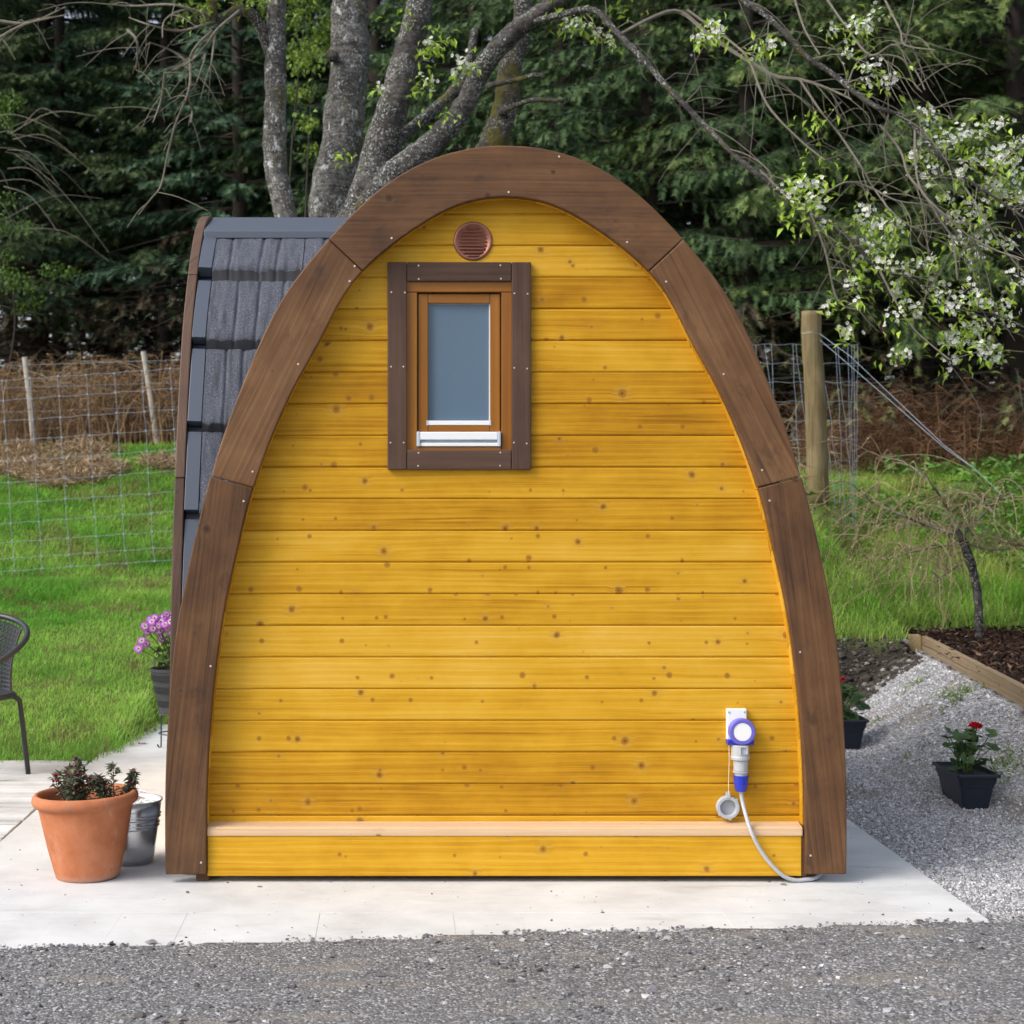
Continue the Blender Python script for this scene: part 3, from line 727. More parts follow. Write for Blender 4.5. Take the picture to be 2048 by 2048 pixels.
# courses of pressed tiles on the visible slope
zz = np.linspace(.05, 2.80, 500); hh = np.array([hw_at(z) for z in zz]); sc = 1 - .03 / 1.28
rp_h = hh * sc; rp_z = zz - .03 * (zz / 2.8)
rp_py = VY - (rp_z - H) * F / (YC - rp_h + D)
noses = [481, 566, 701, 866, 1040, 1225, 1420, 1640]
def roof_pt(py):
    z = np.interp(py, rp_py[::-1], rp_z[::-1]); h = np.interp(z, rp_z, rp_h)
    e = .01; h2 = np.interp(z - e, rp_z, rp_h); n = Vector((0, -e, h2 - h)).normalized()
    return float(YC - h), float(z), Vector((0, n.y, n.z)) if n.z >= -1 else n
pitch = .30
for ci in range(len(noses) - 1):
    pa, pb = noses[ci] - (6 if ci == 0 else 0), noses[ci + 1]
    ys_ = np.linspace(pa, pb - 15, 9)
    xs0 = XL + .105
    while xs0 < XR:
        x1 = min(xs0 + .40, XR); nxs = 70
        us = np.linspace(xs0 + .0015, x1 - .0015, nxs); V = []
        grow = [random.uniform(0, .35) for _ in range(2)]
        gpos = [xs0 + .40 * random.uniform(.08, .3), xs0 + .40 * random.uniform(.38, .6), xs0 + .40 * random.uniform(.7, .95)]
        sd = random.randint(0, 999)
        rows = []
        for j, py in enumerate(ys_):
            y, z, n = roof_pt(py); t = j / 8
            rb = vnoise(us + .012 * t, np.full(nxs, t * .6), 42, sd) * .011 + vnoise(us, np.full(nxs, 2 + t * .4), 16, sd + 1) * .008
            for g in gpos: rb = rb - .013 * np.exp(-((us - g - .004 * math.sin(3 * t + g * 9)) / .0050) ** 2)
            lift = .004 + .032 * t + rb * .75
            rows.append([(u, y + n.y * l, z + n.z * l) for u, l in zip(us, lift)])
        rag = vnoise(us, np.zeros(nxs), 55, sd) * .012
        rows.append([(u, p[1] + .001, p[2] - .006 - r) for u, p, r in zip(us, rows[-1], rag)])
        y2, z2, n2 = roof_pt(pb + 1)
        rows.append([(u, y2 + n2.y * .006, z2) for u in us])
        nr = len(rows); ii = np.arange(nr * nxs).reshape(nr, nxs)
        ff = np.stack([ii[:-1, :-1], ii[:-1, 1:], ii[1:, 1:], ii[1:, :-1]], -1).reshape(-1, 4)
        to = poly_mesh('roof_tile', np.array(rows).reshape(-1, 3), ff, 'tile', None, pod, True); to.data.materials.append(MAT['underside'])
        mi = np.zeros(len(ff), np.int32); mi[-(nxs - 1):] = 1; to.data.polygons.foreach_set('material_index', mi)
        xs0 = x1
    # edge flashing of this course
    mb = MB(); rings = []
    for j, py in enumerate(ys_):
        y, z, n = roof_pt(py); l = .012 + .032 * j / 8; w = .064 - .004 * (j % 2) * 0
        rings.append([(XL + .046, y + n.y * (l + .006), z + n.z * (l + .006)), (XL + .104, y + n.y * (l + .002), z + n.z * (l + .002)), (XL + .104, y - n.y * .01, z - n.z * .01), (XL + .046, y - n.y * .01, z - n.z * .01)])
    mb.loft(rings).build('edge_flashing', 'flash', pod, bevel=.002)
y, z, n = roof_pt(noses[0]); y0, z0, n0 = roof_pt(466)
top = float(rp_z[-1]) + .035
prof_r = [(YC, top - .004), (YC - .06, top - .012), (y - .004, z + .050), (y - .016, z + .040), (y - .018, z + .008), (y + .01, z + .004), (YC, top - .06)]
mb = MB(); mb.prism_x(prof_r + [(2 * YC - a, b) for a, b in prof_r[::-1][1:-1]], XL + .046, XR + .03).build('ridge_cap', 'flash', pod, bevel=.003)
MB().prism_x([(YC + a, z) for a, z in [(-1.2, .03), (1.2, .03), (1.16, .9), (.97, 1.8), (.6, 2.35), (.2, 2.68), (-.2, 2.68), (-.6, 2.35), (-.97, 1.8), (-1.16, .9)]], XL + .02, XL + .05).build('gable_wall', 'yellow', pod)

# ------------------------------------------------------------------ stones
ICO = None
def ico():
    t = (1 + 5 ** .5) / 2
    v = np.array([(-1, t, 0), (1, t, 0), (-1, -t, 0), (1, -t, 0), (0, -1, t), (0, 1, t), (0, -1, -t), (0, 1, -t), (t, 0, -1), (t, 0, 1), (-t, 0, -1), (-t, 0, 1)], float)
    v /= np.linalg.norm(v[0])
    f = np.array([(0, 11, 5), (0, 5, 1), (0, 1, 7), (0, 7, 10), (0, 10, 11), (1, 5, 9), (5, 11, 4), (11, 10, 2), (10, 7, 6), (7, 1, 8), (3, 9, 4), (3, 4, 2), (3, 2, 6), (3, 6, 8), (3, 8, 9), (4, 9, 5), (2, 4, 11), (6, 2, 10), (8, 6, 7), (9, 8, 1)])
    return v, f
OCT = (np.array([(1, 0, 0), (-1, 0, 0), (0, 1, 0), (0, -1, 0), (0, 0, 1), (0, 0, -1)], float), np.array([(0, 2, 4), (2, 1, 4), (1, 3, 4), (3, 0, 4), (2, 0, 5), (1, 2, 5), (3, 1, 5), (0, 3, 5)]))
def randrot(n):
    q = rng.normal(size=(n, 4)); q /= np.linalg.norm(q, axis=1)[:, None]; w, x, y, z = q.T
    return np.stack([np.stack([1 - 2 * (y * y + z * z), 2 * (x * y - z * w), 2 * (x * z + y * w)], -1), np.stack([2 * (x * y + z * w), 1 - 2 * (x * x + z * z), 2 * (y * z - x * w)], -1), np.stack([2 * (x * z - y * w), 2 * (y * z + x * w), 1 - 2 * (x * x + y * y)], -1)], 1)
def stones(name, pos, size, tint, base, label, flat=.7):
    v, f = base; n = len(pos)
    sh = v[None] * (1 + rng.uniform(-.28, .28, (n, len(v), 1))) * rng.uniform(.6, 1.25, (n, 1, 3))
    sh = np.einsum('nij,nkj->nki', randrot(n), sh); sh[..., 2] *= flat
    V = sh * size[:, None, None] + pos[:, None]
    Fs = (f[None] + (np.arange(n) * len(v))[:, None, None]).reshape(-1, 3)
    T = np.repeat(tint, len(v), 0)
    o = poly_mesh(name, V.reshape(-1, 3), Fs, 'stone', T)
    return tag(o, label, 'gravel', kind='stuff')
def stone_tints(n, cols, probs, var=.25):
    c = np.array(cols)[rng.choice(len(cols), n, p=probs)]
    return np.clip(c * (1 + rng.normal(0, var, (n, 1))) * (1 + rng.normal(0, .012, (n, 3))), .01, .9)
# dark road in front
def road_edge(x): return -.885 + (x + 1.29) * .100 + .035 * (vnoise(x, 0 * x, 2.2, 4) - .5) + .02 * (vnoise(x, 0 * x, 9, 6) - .5)
N = 60000
x = rng.uniform(-2.1, 3.2, N); y = rng.uniform(-2.6, -.4, N)
kp = (y < road_edge(x) + .010 * rng.normal(size=N)) & (y > -2.3); x, y = x[kp], y[kp]
edge = np.exp(-(road_edge(x) - y) / .10)
sz = np.exp(rng.normal(-5.60, .58, len(x))) * (1 + .7 * edge * rng.random(len(x)))
sz = np.clip(sz, .0018, .0175)
fines = fbm(x, y, 3.0, 31)                                     # finer, packed patches
sz = np.where(fines > .56, sz * .6, sz)
tone = .72 + .56 * fbm(x, y * 1.6, 1.7, 46); sand = ss(.55, .66, fbm(x, y * 2.2, 2.4, 44))
tn = stone_tints(len(x), [(.135, .135, .14), (.19, .19, .195), (.27, .27, .275), (.09, .088, .085), (.44, .44, .44)], [.34, .33, .19, .08, .06])
tn = tn * tone[:, None] * np.array([1.0, .985, 1.02]); kp = rng.random(len(x)) > .75 * sand
x, y, sz, tn = x[kp], y[kp], sz[kp], tn[kp]
zr = .0 + .008 * fbm(x, y, 5, 50)
stones('road_gravel', np.stack([x, y, zr + sz * .15], -1), sz, tn, OCT, 'dark grey crushed stone of the road in front of the pad', .55)
rx = np.linspace(-4, 5, 150); ry = np.linspace(-4.5, -.2, 100); RX, RY = np.meshgrid(rx, ry)
ke = road_edge(RX); RYc = np.minimum(RY, ke)
RZ = .0 + .010 * fbm(RX, RYc, 5, 50); RZ = np.where(RY > ke - .02, -.015, RZ)
ii = np.arange(RX.size).reshape(RX.shape); ff = np.stack([ii[:-1, :-1], ii[:-1, 1:], ii[1:, 1:], ii[1:, :-1]], -1).reshape(-1, 4)
def m_road():
    m, nt, b = new_mat('packed road stone'); c = objco(nt, False)
    v = nd(nt, 'ShaderNodeTexVoronoi', {'Vector': c, 'Scale': 130.0}); r = nd(nt, 'ShaderNodeSeparateColor', {0: v.outputs['Color']}).outputs[0]
    n = noise(nt, c, 3, 5, .6); f = noise(nt, c, 300, 3, .7)
    col = ramp(nt, r, [(0, (.09, .089, .09)), (.5, (.15, .15, .153)), (.85, (.23, .23, .233)), (.95, (.42, .42, .42))])
    sa = step(nt, noise(nt, mapped(nt, c, (2.2, 5, 1)), 1, 4, .6), .54, .66)
    col = mix(nt, mth(nt, 'MULTIPLY', sa, .6), col, (.24, .215, .18))
    h = mth(nt, 'ADD', mth(nt, 'SUBTRACT', 1.0, v.outputs['Distance']), mth(nt, 'MULTIPLY', f, .4))
    setp(nt, b, color=col, rough=.9, spec=.2, normal=bump(nt, h, .7, .006)); return m
MAT['road'] = m_road()
road = poly_mesh('road', np.stack([RX, RYc, RZ], -1).reshape(-1, 3), ff, 'road', None, smooth=True)
tag(road, 'dark crushed stone road in front of the pad', 'road', kind='structure')
# light gravel at the right
N = 230000
x = rng.uniform(1.6, 3.9, N); y = rng.uniform(-.75, 5.7, N)
front = bank_front(x, y)
d = bed_x(y) - x
kp = (((x > 2.06) | (y > 4.4)) & (y > road_edge(x) - .02) & (d > .03) & ((y < front - .38) | ((d < .46) & (y < front - .02))) & (rng.random(N) < .25 + .75 * (1 - y / 6)))
x, y = x[kp], y[kp]; d = d[kp]
sand = ss(.58, .70, fbm(x, y, 2.2, 21)) * ss(.5, 1.4, y)
kp = rng.random(len(x)) > .62 * sand; x, y = x[kp], y[kp]
far = np.clip((y + .7) / 5.6, 0, 1)
sz = np.clip(np.exp(rng.normal(-5.38, .32, len(x))), .0025, .012) * (1 + .35 * far)
tn = stone_tints(len(x), [(.36, .36, .375), (.47, .47, .485), (.29, .29, .305), (.54, .54, .55), (.42, .38, .32)], [.36, .30, .20, .08, .06])
nearroad = ss(.25, -.1, y - road_edge(x))[:, None] if False else np.exp(-np.maximum(y - road_edge(x), 0) / .12)[:, None]
tn = tn * (1 - .45 * nearroad)
stones('light_gravel', np.stack([x, y, terrain(x, y) + sz * .3], -1), sz, tn, OCT if False else ico() if len(x) < 40000 else OCT, 'light grey gravel beside the pad and banked against the bed board', .8)
n = 5000; x = rng.uniform(2.4, 3.9, n); y = rng.uniform(4.6, 5.9, n); fr = bank_front(x, y); d = bed_x(y) - x
kp = (y > fr - .3) & (y < fr + .5) & (d > .08); x, y = x[kp], y[kp]
stones('soil_clods', np.stack([x, y, terrain(x, y)], -1), np.clip(np.exp(rng.normal(-4.5, .55, len(x))), .004, .04), stone_tints(len(x), [(.055, .046, .038), (.085, .072, .058), (.035, .030, .026), (.20, .19, .18)], [.4, .32, .23, .05]), ico(), 'dark crumbly soil of the cut bank behind the gravel')
# loose stones on the pad
pts = [(375, 1785, 12), (520, 1774, 10), (1015, 1862, 9), (1568, 1770, 11), (1538, 1764, 9), (1902, 1822, 16), (1765, 1830, 7), (1050, 1870, 8), (578, 1872, 9), (372, 1875, 7), (1205, 1825, 8), (945, 1862, 9), (130, 1790, 6), (455, 1766, 6), (660, 1764, 8), (250, 1835, 4), (690, 1783, 5), (1330, 1762, 6), (890, 1764, 6), (1450, 1850, 5), (1620, 1828, 5), (75, 1740, 5), (40, 1700, 5), (1320, 1848, 5), (1725, 1765, 5)]
pos = []; sz = []
for (a, b, w) in pts:
    Z = F * H / (b - VY); pos.append(P(a, b, Z)); sz.append(w * .5 * Z / F)
x = rng.uniform(-1.6, 2.0, 420); y = rng.uniform(-.75, 1.6, 420)
kp = (x < -1.0) | (x > 1.75) | (y < -.05); x, y = x[kp], y[kp]
pos = np.vstack([np.array(pos), np.stack([x, y, 0 * x + .001], -1)]); sz = np.concatenate([np.array(sz), np.exp(rng.normal(-6.3, .4, len(x)))])
stones('loose_stones', pos, sz, stone_tints(len(pos), [(.13, .13, .13), (.25, .24, .22)], [.6, .4]), ico(), 'small dark stones scattered on the concrete pad')

# ------------------------------------------------------------------ leaf helpers
def leaf_arrays(pos, dirs, L, W, fold=.25, droop=.2):
    """pointed leaves: 6 verts, 4 tris each"""
    n = len(pos); d = dirs / np.linalg.norm(dirs, axis=1)[:, None]
    up = rng.normal(0, .35, (n, 3)) + np.array([0, 0, 1.0]); s = np.cross(d, up); s /= np.linalg.norm(s, axis=1)[:, None] + 1e-9
    u = np.cross(s, d)
    L = np.broadcast_to(L, n)[:, None]; W = np.broadcast_to(W, n)[:, None]
    a = pos; m = pos + d * L * .5 - u * L * .02
    l = pos + d * L * .45 + s * W * .5 + u * W * fold; r = pos + d * L * .45 - s * W * .5 + u * W * fold
    t = pos + d * L - u * L * droop
    V = np.stack([a, m, l, r, t], 1)
    f = np.array([(0, 1, 2), (1, 4, 2), (0, 3, 1), (1, 3, 4)])
    return V.reshape(-1, 3), (f[None] + (np.arange(n) * 5)[:, None, None]).reshape(-1, 3), 5
def leaves(name, pos, dirs, L, W, tint, parent=None, mat='leaf', fold=.25, droop=.2):
    V, Fs, k = leaf_arrays(np.asarray(pos, float), np.asarray(dirs, float), L, W, fold, droop)
    return poly_mesh(name, V, Fs, mat, np.repeat(tint, k, 0), parent)
def tints(n, a, b, var=.15):
    t = rng.random((n, 1)); return np.clip((np.array(a) * (1 - t) + np.array(b) * t) * (1 + rng.normal(0, var, (n, 1))), .002, .95)

# ------------------------------------------------------------------ terracotta pot, shrubs, bucket
TP = Vector((P(176, 0, 6.52).x, 6.52 - D, .0))
pot = empty('terracotta_pot', 'large terracotta pot with rolled rim on the concrete in front of the bucket', 'pot', TP)
pot.rotation_euler = (0, R(-2.0), 0)
prof = [(.0, .0), (.112, .0), (.120, .004), (.124, .015), (.150, .12), (.178, .262), (.181, .276), (.190, .280), (.200, .288), (.2045, .302), (.201, .318), (.191, .328), (.181, .326), (.176, .312), (.172, .285), (.165, .25), (.0, .25)]
mb = MB(); mb.lathe(prof[1:-1], 64); mb.build('body', 'terra', pot, smooth=True).location = (0, 0, 0)
mb = MB(); rings = []
for i in range(9):
    r = .17 * (i + .02) / 8; rings.append([(r * math.cos(a), r * math.sin(a), .272 + .012 * mnoise.noise((r * 30 * math.cos(a), r * 30 * math.sin(a), 3))) for a in np.linspace(0, 2 * math.pi, 40, endpoint=False)])
mb.loft(rings, True, True).build('soil', 'soil', pot, smooth=True).location = (0, 0, 0)
def shrub(name, label, base, n_stems, spread, height, leafL, leafW, ca, cb, buds=(), lean=(0, 0)):
    t = empty(name, label, 'plant', base)
    mb = MB(); pos = []; dr = []; ends = []
    for i in range(n_stems):
        a = random.uniform(0, 2 * math.pi); q = math.sqrt(random.random()) * spread; hgt = height * random.uniform(.62, 1.0) * (1 - .25 * (q / spread) ** 2)
        p0 = Vector((math.cos(a) * q * .25, math.sin(a) * q * .25, 0)); p2 = Vector((math.cos(a) * q + lean[0], math.sin(a) * q + lean[1], hgt)); p1 = (p0 + p2) / 2 + Vector((math.cos(a) * q * .15, math.sin(a) * q * .15, hgt * .1))
        pa = smooth_path([p0, p1, p2], 6); mb.tube([v + Vector(base) for v in pa], lin([.0028, .002, .0012], 6), 5); ends.append(p2)
        for j, p in enumerate(pa[2:]):
            for k2 in range(4):
                b = random.uniform(0, 2 * math.pi); d = Vector((math.cos(b), math.sin(b), random.uniform(-.1, .8)))
                pos.append(tuple(p + Vector(base) + d * .004)); dr.append(tuple(d))
        for k2 in range(5):
            b = random.uniform(0, 2 * math.pi); d = Vector((math.cos(b) * .6, math.sin(b) * .6, 1)); pos.append(tuple(p2 + Vector(base))); dr.append(tuple(d))
    mb.build('stems', 'woodstem', t)['kind'] = 'stuff'
    n = len(pos); tt = tints(n, ca, cb, .25); red = rng.random(n) < .12; tt[red] = tints(red.sum(), (.10, .03, .035), (.16, .05, .05))
    o = leaves('leaves', pos, dr, leafL * rng.uniform(.7, 1.2, n), leafW * rng.uniform(.8, 1.2, n), tt, t); o['kind'] = 'stuff'
    if buds:
        V = []; cols = []; sz = []
        for i, e in enumerate(ends):
            if random.random() < buds[0]:
                for q in range(random.randint(2, 5)):
                    V.append(tuple(e + Vector(base) + Vector((random.gauss(0, .009), random.gauss(0, .009), random.gauss(.006, .007))))); sz.append(random.uniform(.004, .0075)); cols.append(random.choice(buds[1]))
        v, f = ico(); V = np.array(V); sh = v[None] * np.array(sz)[:, None, None] + V[:, None]
        bo = poly_mesh('buds', sh.reshape(-1, 3), (f[None] + (np.arange(len(V)) * 12)[:, None, None]).reshape(-1, 3), 'petal', np.repeat(np.array(cols), 12, 0), t, True); bo['kind'] = 'stuff'
    return t
SB = TP + Vector((0, 0, .268))
shrub('potted_shrub', 'bushy dark leaved shrub with purple red buds, the fuller one in the terracotta pot', SB + Vector((-.052, .0, 0)), 13, .088, .175, .030, .018, (.10, .10, .065), (.23, .26, .16), (.9, [(.22, .05, .10), (.28, .09, .15), (.42, .015, .05), (.16, .04, .07)]))
shrub('potted_shrub', 'smaller open dark leaved shrub near the pot rim beside the bucket', SB + Vector((.098, .02, 0)), 9, .085, .160, .030, .018, (.095, .10, .068), (.22, .26, .165), (.5, [(.16, .05, .08), (.18, .08, .08)]))

BP = Vector((P(261, 0, 6.78).x, 6.78 - D, 0))
bk = empty('metal_bucket', 'shiny galvanised metal bucket standing behind the terracotta pot', 'bucket', BP)
pr = [(.088, .0), (.0895, .004), (.091, .004)]
zb = .004; rr = lambda z: .091 + (.125 - .091) * z / .25
body = [(rr(z), z) for z in (.004, .08, .14)]
for zc in (.150, .162, .186, .198): body += [(rr(zc - .006), zc - .006), (rr(zc) + .0055, zc), (rr(zc + .005), zc + .005)]
body += [(rr(.225), .225), (rr(.248), .248), (rr(.25) + .004, .249), (rr(.25) + .004, .254), (rr(.25) - .001, .254), (rr(.24) - .003, .24), (rr(.16) - .004, .16), (rr(.1) - .004, .1)]
MB().lathe(body, 64).build('body', 'zinc', bk, smooth=True).location = (0, 0, 0)
v = rng.normal(0, 1, (260, 2)); v = v / np.linalg.norm(v, axis=1)[:, None] * (np.sqrt(rng.random((260, 1))) * .105)
mbs = MB(); iv, if_ = ico()
for a, b in v:
    s_ = random.uniform(.006, .013); mbs.add([(a + p[0] * s_ * random.uniform(.8, 1.2), b + p[1] * s_, .222 + .01 * random.random() + p[2] * s_ * .8) for p in iv], if_.tolist())
w = mbs.build('white_chippings', simple('white stone chips', (.72, .72, .72), .7), bk); w.location = (0, 0, 0); w['kind'] = 'stuff'
MB().tube([(-.05, .10, .25), (-.02, .118, .262), (.02, .118, .266), (.045, .108, .262)], .0022, 6).build('handle', 'zinc', bk).location = (0, 0, 0)
for sx in (-1, 1): MB().lathe([(.001, .003), (.012, .003), (.013, 0), (.013, -.004)], 14, (sx * .03, .118 + .008, .252), 'y').build('handle_lug', 'white', bk).location = (0, 0, 0)

# ------------------------------------------------------------------ chair
CH = Vector((-2.205, 2.47, 0)); BK = R(78)          # the back points away from the lens
ch = empty('garden_chair', 'black woven tub chair with tubular frame on the weathered deck', 'chair', CH)
def hoop(t, r=.268): return Vector((CH.x + r * math.cos(BK + t), CH.y + r * math.sin(BK + t), .815 - .20 * (abs(t) / 2.2) ** 1.5))
def seat_c(t, r=.205, z=.415): return Vector((CH.x + r * math.cos(BK + t), CH.y + r * math.sin(BK + t), z))
path = [hoop(t) for t in np.linspace(-2.35, 2.35, 49)]
def fleg(sg):
    e = hoop(sg * 2.35); f = seat_c(sg * 2.55, .25, 0.0)
    return [Vector((e.x * .4 + f.x * .6, e.y * .4 + f.y * .6, e.z - .05)), Vector((f.x, f.y, .40)), Vector((f.x, f.y, .0))]
MB().tube(smooth_path(fleg(-1)[::-1] + path[::4] + fleg(1), 5), .0155, 12).build('arm_hoop', 'chair', ch, smooth=True)
MB().tube([seat_c(t) for t in np.linspace(0, 2 * math.pi, 41)], .0105, 8).build('seat_ring', 'chair', ch, smooth=True)
for sg in (-1, 1):
    q = [seat_c(sg * 1.9, .12, .412), seat_c(sg * 1.40, .185, .414), seat_c(sg * 1.32, .225, .395), seat_c(sg * 1.30, .238, .34), seat_c(sg * 1.25, .275, -.002)]
    MB().tube(smooth_path(q, 7), .0135, 12).build('leg', 'chair', ch, smooth=True)
def m_weave():
    m, nt, b = new_mat('black woven cane'); c = objco(nt, False)
    setp(nt, b, color=mix(nt, noise(nt, c, 300, 2), (.018, .021, .028), (.06, .066, .08)), rough=.45); return m
MAT['weave'] = m_weave()
def back_pt(t, f):
    a = seat_c(t, .195, .43); b = hoop(t, .252) + Vector((0, 0, -.018)); p = a.lerp(b, f)
    return p + Vector((math.cos(BK + t), math.sin(BK + t), 0)) * (-.022 * math.sin(math.pi * f))
nz = 30; TW = .80
for i in range(nz):      # woven strands of the back, each a strand of its own
    f = (i + .3) / nz
    MB().tube([back_pt(t, f) + Vector((math.cos(BK + t), math.sin(BK + t), 0)) * (.0035 if (i + j) % 2 else -.0035) for j, t in enumerate(np.linspace(-TW, TW, 30))], .0055, 5).build('woven_strand', 'weave', ch)
for j in range(15):
    t = -TW + 2 * TW * j / 14
    MB().tube([back_pt(t, f) for f in np.linspace(0, 1, 7)], .0042 if 0 < j < 14 else .007, 5).build('upright_strand', 'weave', ch)
MB().lathe([(.001, .432), (.19, .434), (.2, .43), (.2, .42)], 32, (CH.x, CH.y, 0)).build('seat', 'weave', ch)

# ------------------------------------------------------------------ flower pot on its stand
FP = P(352, 1493, 9.78); FP.z = 0
st = empty('plant_stand', 'thin black wire plant stand holding the banded flower pot beside the pod', 'plant stand', FP)
for a in (2.75, .9, 4.9, 5.9):
    px_, py_ = FP.x + .098 * math.cos(a), FP.y + .098 * math.sin(a) * .9
    o_ = Vector((math.cos(a), math.sin(a), 0))
    MB().tube(smooth_path([(px_, py_, .215), (px_, py_, .03), tuple(Vector((px_, py_, .004)) + o_ * .004), tuple(Vector((px_, py_, .003)) + o_ * .016), tuple(Vector((px_, py_, .018)) + o_ * .024)], 5), .0045, 6).build('leg', 'chair', st)
for z_ in (.205, .09): MB().tube([(FP.x + .098 * math.cos(a), FP.y + .088 * math.sin(a), z_) for a in np.linspace(0, 2 * math.pi, 33)], .004, 5).build('ring', 'chair', st)
fp = empty('flower_pot', 'dark barrel shaped flower pot with metal bands on the wire stand', 'pot', FP + Vector((0, 0, .212)))
prof = [(.09, .0), (.098, .02)]
bands = []
pr = [(.100, .0), (.105, .06), (.115, .10), (.128, .16), (.145, .235), (.150, .240), (.152, .255), (.146, .256), (.140, .25), (.135, .225), (.02, .222)]
MB().lathe(pr, 40).build('body', simple('dark grey plastic pot', (.045, .046, .052), .6, var=.3, nscale=30), fp, smooth=False).location = (0, 0, 0)
for z_, r_ in ((.055, .106), (.135, .1245), (.205, .140)): MB().lathe([(r_ - .003, z_ - .018), (r_ + .001, z_ - .017), (r_ + .006, z_ + .017), (r_ + .001, z_ + .018)], 40).build('band', simple('pewter band', (.018, .019, .024), .45), fp).location = (0, 0, 0)
MB().lathe([(.001, .236), (.137, .234), (.137, .22)], 24).build('soil', 'soil', fp).location = (0, 0, 0)
cin = empty('flowering_plant', 'purple and white daisy flowers over broad green leaves in the banded pot', 'flowers', FP + Vector((0, 0, .44)))
fl = [(220, 400), (370, 395), (440, 380), (390, 455), (310, 430), (410, 540), (235, 590), (185, 560), (150, 650), (330, 310), (460, 270), (350, 320), (510, 280), (430, 300), (280, 330), (250, 460), (300, 350), (400, 350), (500, 350), (470, 420), (540, 330), (560, 400), (520, 470)]
ms_ = MB()
V = []; Ff = []; T = []
for i, (a, b) in enumerate(fl):
    c = P(250 + a * .1812, 1180 + b * .1811, 9.62 + random.uniform(-.05, .12) + (.05 if b < 330 else 0))
    nrm = (Vector((random.gauss(0, .25), -1, .35 + random.gauss(.1, .25)))).normalized()
    uu = nrm.orthogonal().normalized(); ww = nrm.cross(uu); Rr_ = random.uniform(.024, .030)
    col = Vector((.36, .02, .46)) * random.uniform(.75, 1.2); np_ = 12
    for q in range(np_):
        th = 2 * math.pi * q / np_ + random.uniform(-.1, .1); dd = uu * math.cos(th) + ww * math.sin(th); tt = nrm.cross(dd)
        ctr = c + nrm * random.uniform(-.002, .002); o = len(V); r_ = Rr_ * random.uniform(.9, 1.06)
        vs = [ctr + dd * .004 + nrm * .002, ctr + dd * r_ * .5 + tt * .0062 + nrm * .004, ctr + dd * r_ * .5 - tt * .0062 + nrm * .004, ctr + dd * r_ * .92 + tt * .006, ctr + dd * r_ * .92 - tt * .006, ctr + dd * r_]
        V += [tuple(v_) for v_ in vs]; T += [(.80, .78, .80)] + [tuple(col * .5 + Vector((.34, .30, .34)))] * 2 + [tuple(col)] * 3
        Ff += [(o, o + 1, o + 2), (o + 1, o + 3, o + 2), (o + 2, o + 3, o + 4), (o + 3, o + 5, o + 4)]
    fo = poly_mesh('flower', np.array(V), np.array(Ff), 'petal', np.array(T), cin); V, Ff, T = [], [], []
    e_ = MB().lathe([(.001, .004), (.0035, .003), (.0045, 0), (.004, -.002)], 10, axis='y').build('eye', simple('dark violet eye', (.02, .012, .05), .8), fo) if i == 0 else bpy.data.objects['eye'].copy()
    if i: COL.objects.link(e_); e_.parent = fo
    e_.matrix_basis = Matrix.Translation(c + nrm * .005) @ nrm.to_track_quat('-Y', 'Z').to_matrix().to_4x4()
    ms_.tube(smooth_path([FP + Vector((random.gauss(0, .03), random.gauss(0, .03), .44)), (FP + Vector((0, 0, .5))).lerp(c, .5) + Vector((0, 0, -.02)), c - nrm * .003], 4), .0022, 5)
ms_.build('stems', 'stem', cin)['kind'] = 'stuff'
pos = []; dr = []; Ls = []
for i in range(46):
    a = random.uniform(0, 2 * math.pi); q = random.uniform(.01, .09); z_ = random.uniform(.455, .66)
    pos.append((FP.x + math.cos(a) * q, FP.y + math.sin(a) * q, z_)); dr.append((math.cos(a), math.sin(a), random.uniform(-.5, .5))); Ls.append(random.uniform(.05, .095))
Ls = np.array(Ls)
for i in range(46): leaves('leaf', [pos[i]], [dr[i]], Ls[i], Ls[i] * .85, tints(1, (.03, .065, .018), (.10, .17, .045), .2), cin)
# fallen petals on the path
n = 26; pp = np.array([P(285 + rng.normal(0, 7), 1484 + rng.normal(0, 2.5), 9.95) for _ in range(n)]); pp[:, 2] = .004
pet = leaves('fallen_petals', pp, rng.normal(size=(n, 3)) * [1, 1, .2], .018, .009, tints(n, (.30, .12, .30), (.5, .3, .5)), None, 'petal'); tag(pet, 'fallen purple petals on the path by the lawn', 'petals', kind='stuff')

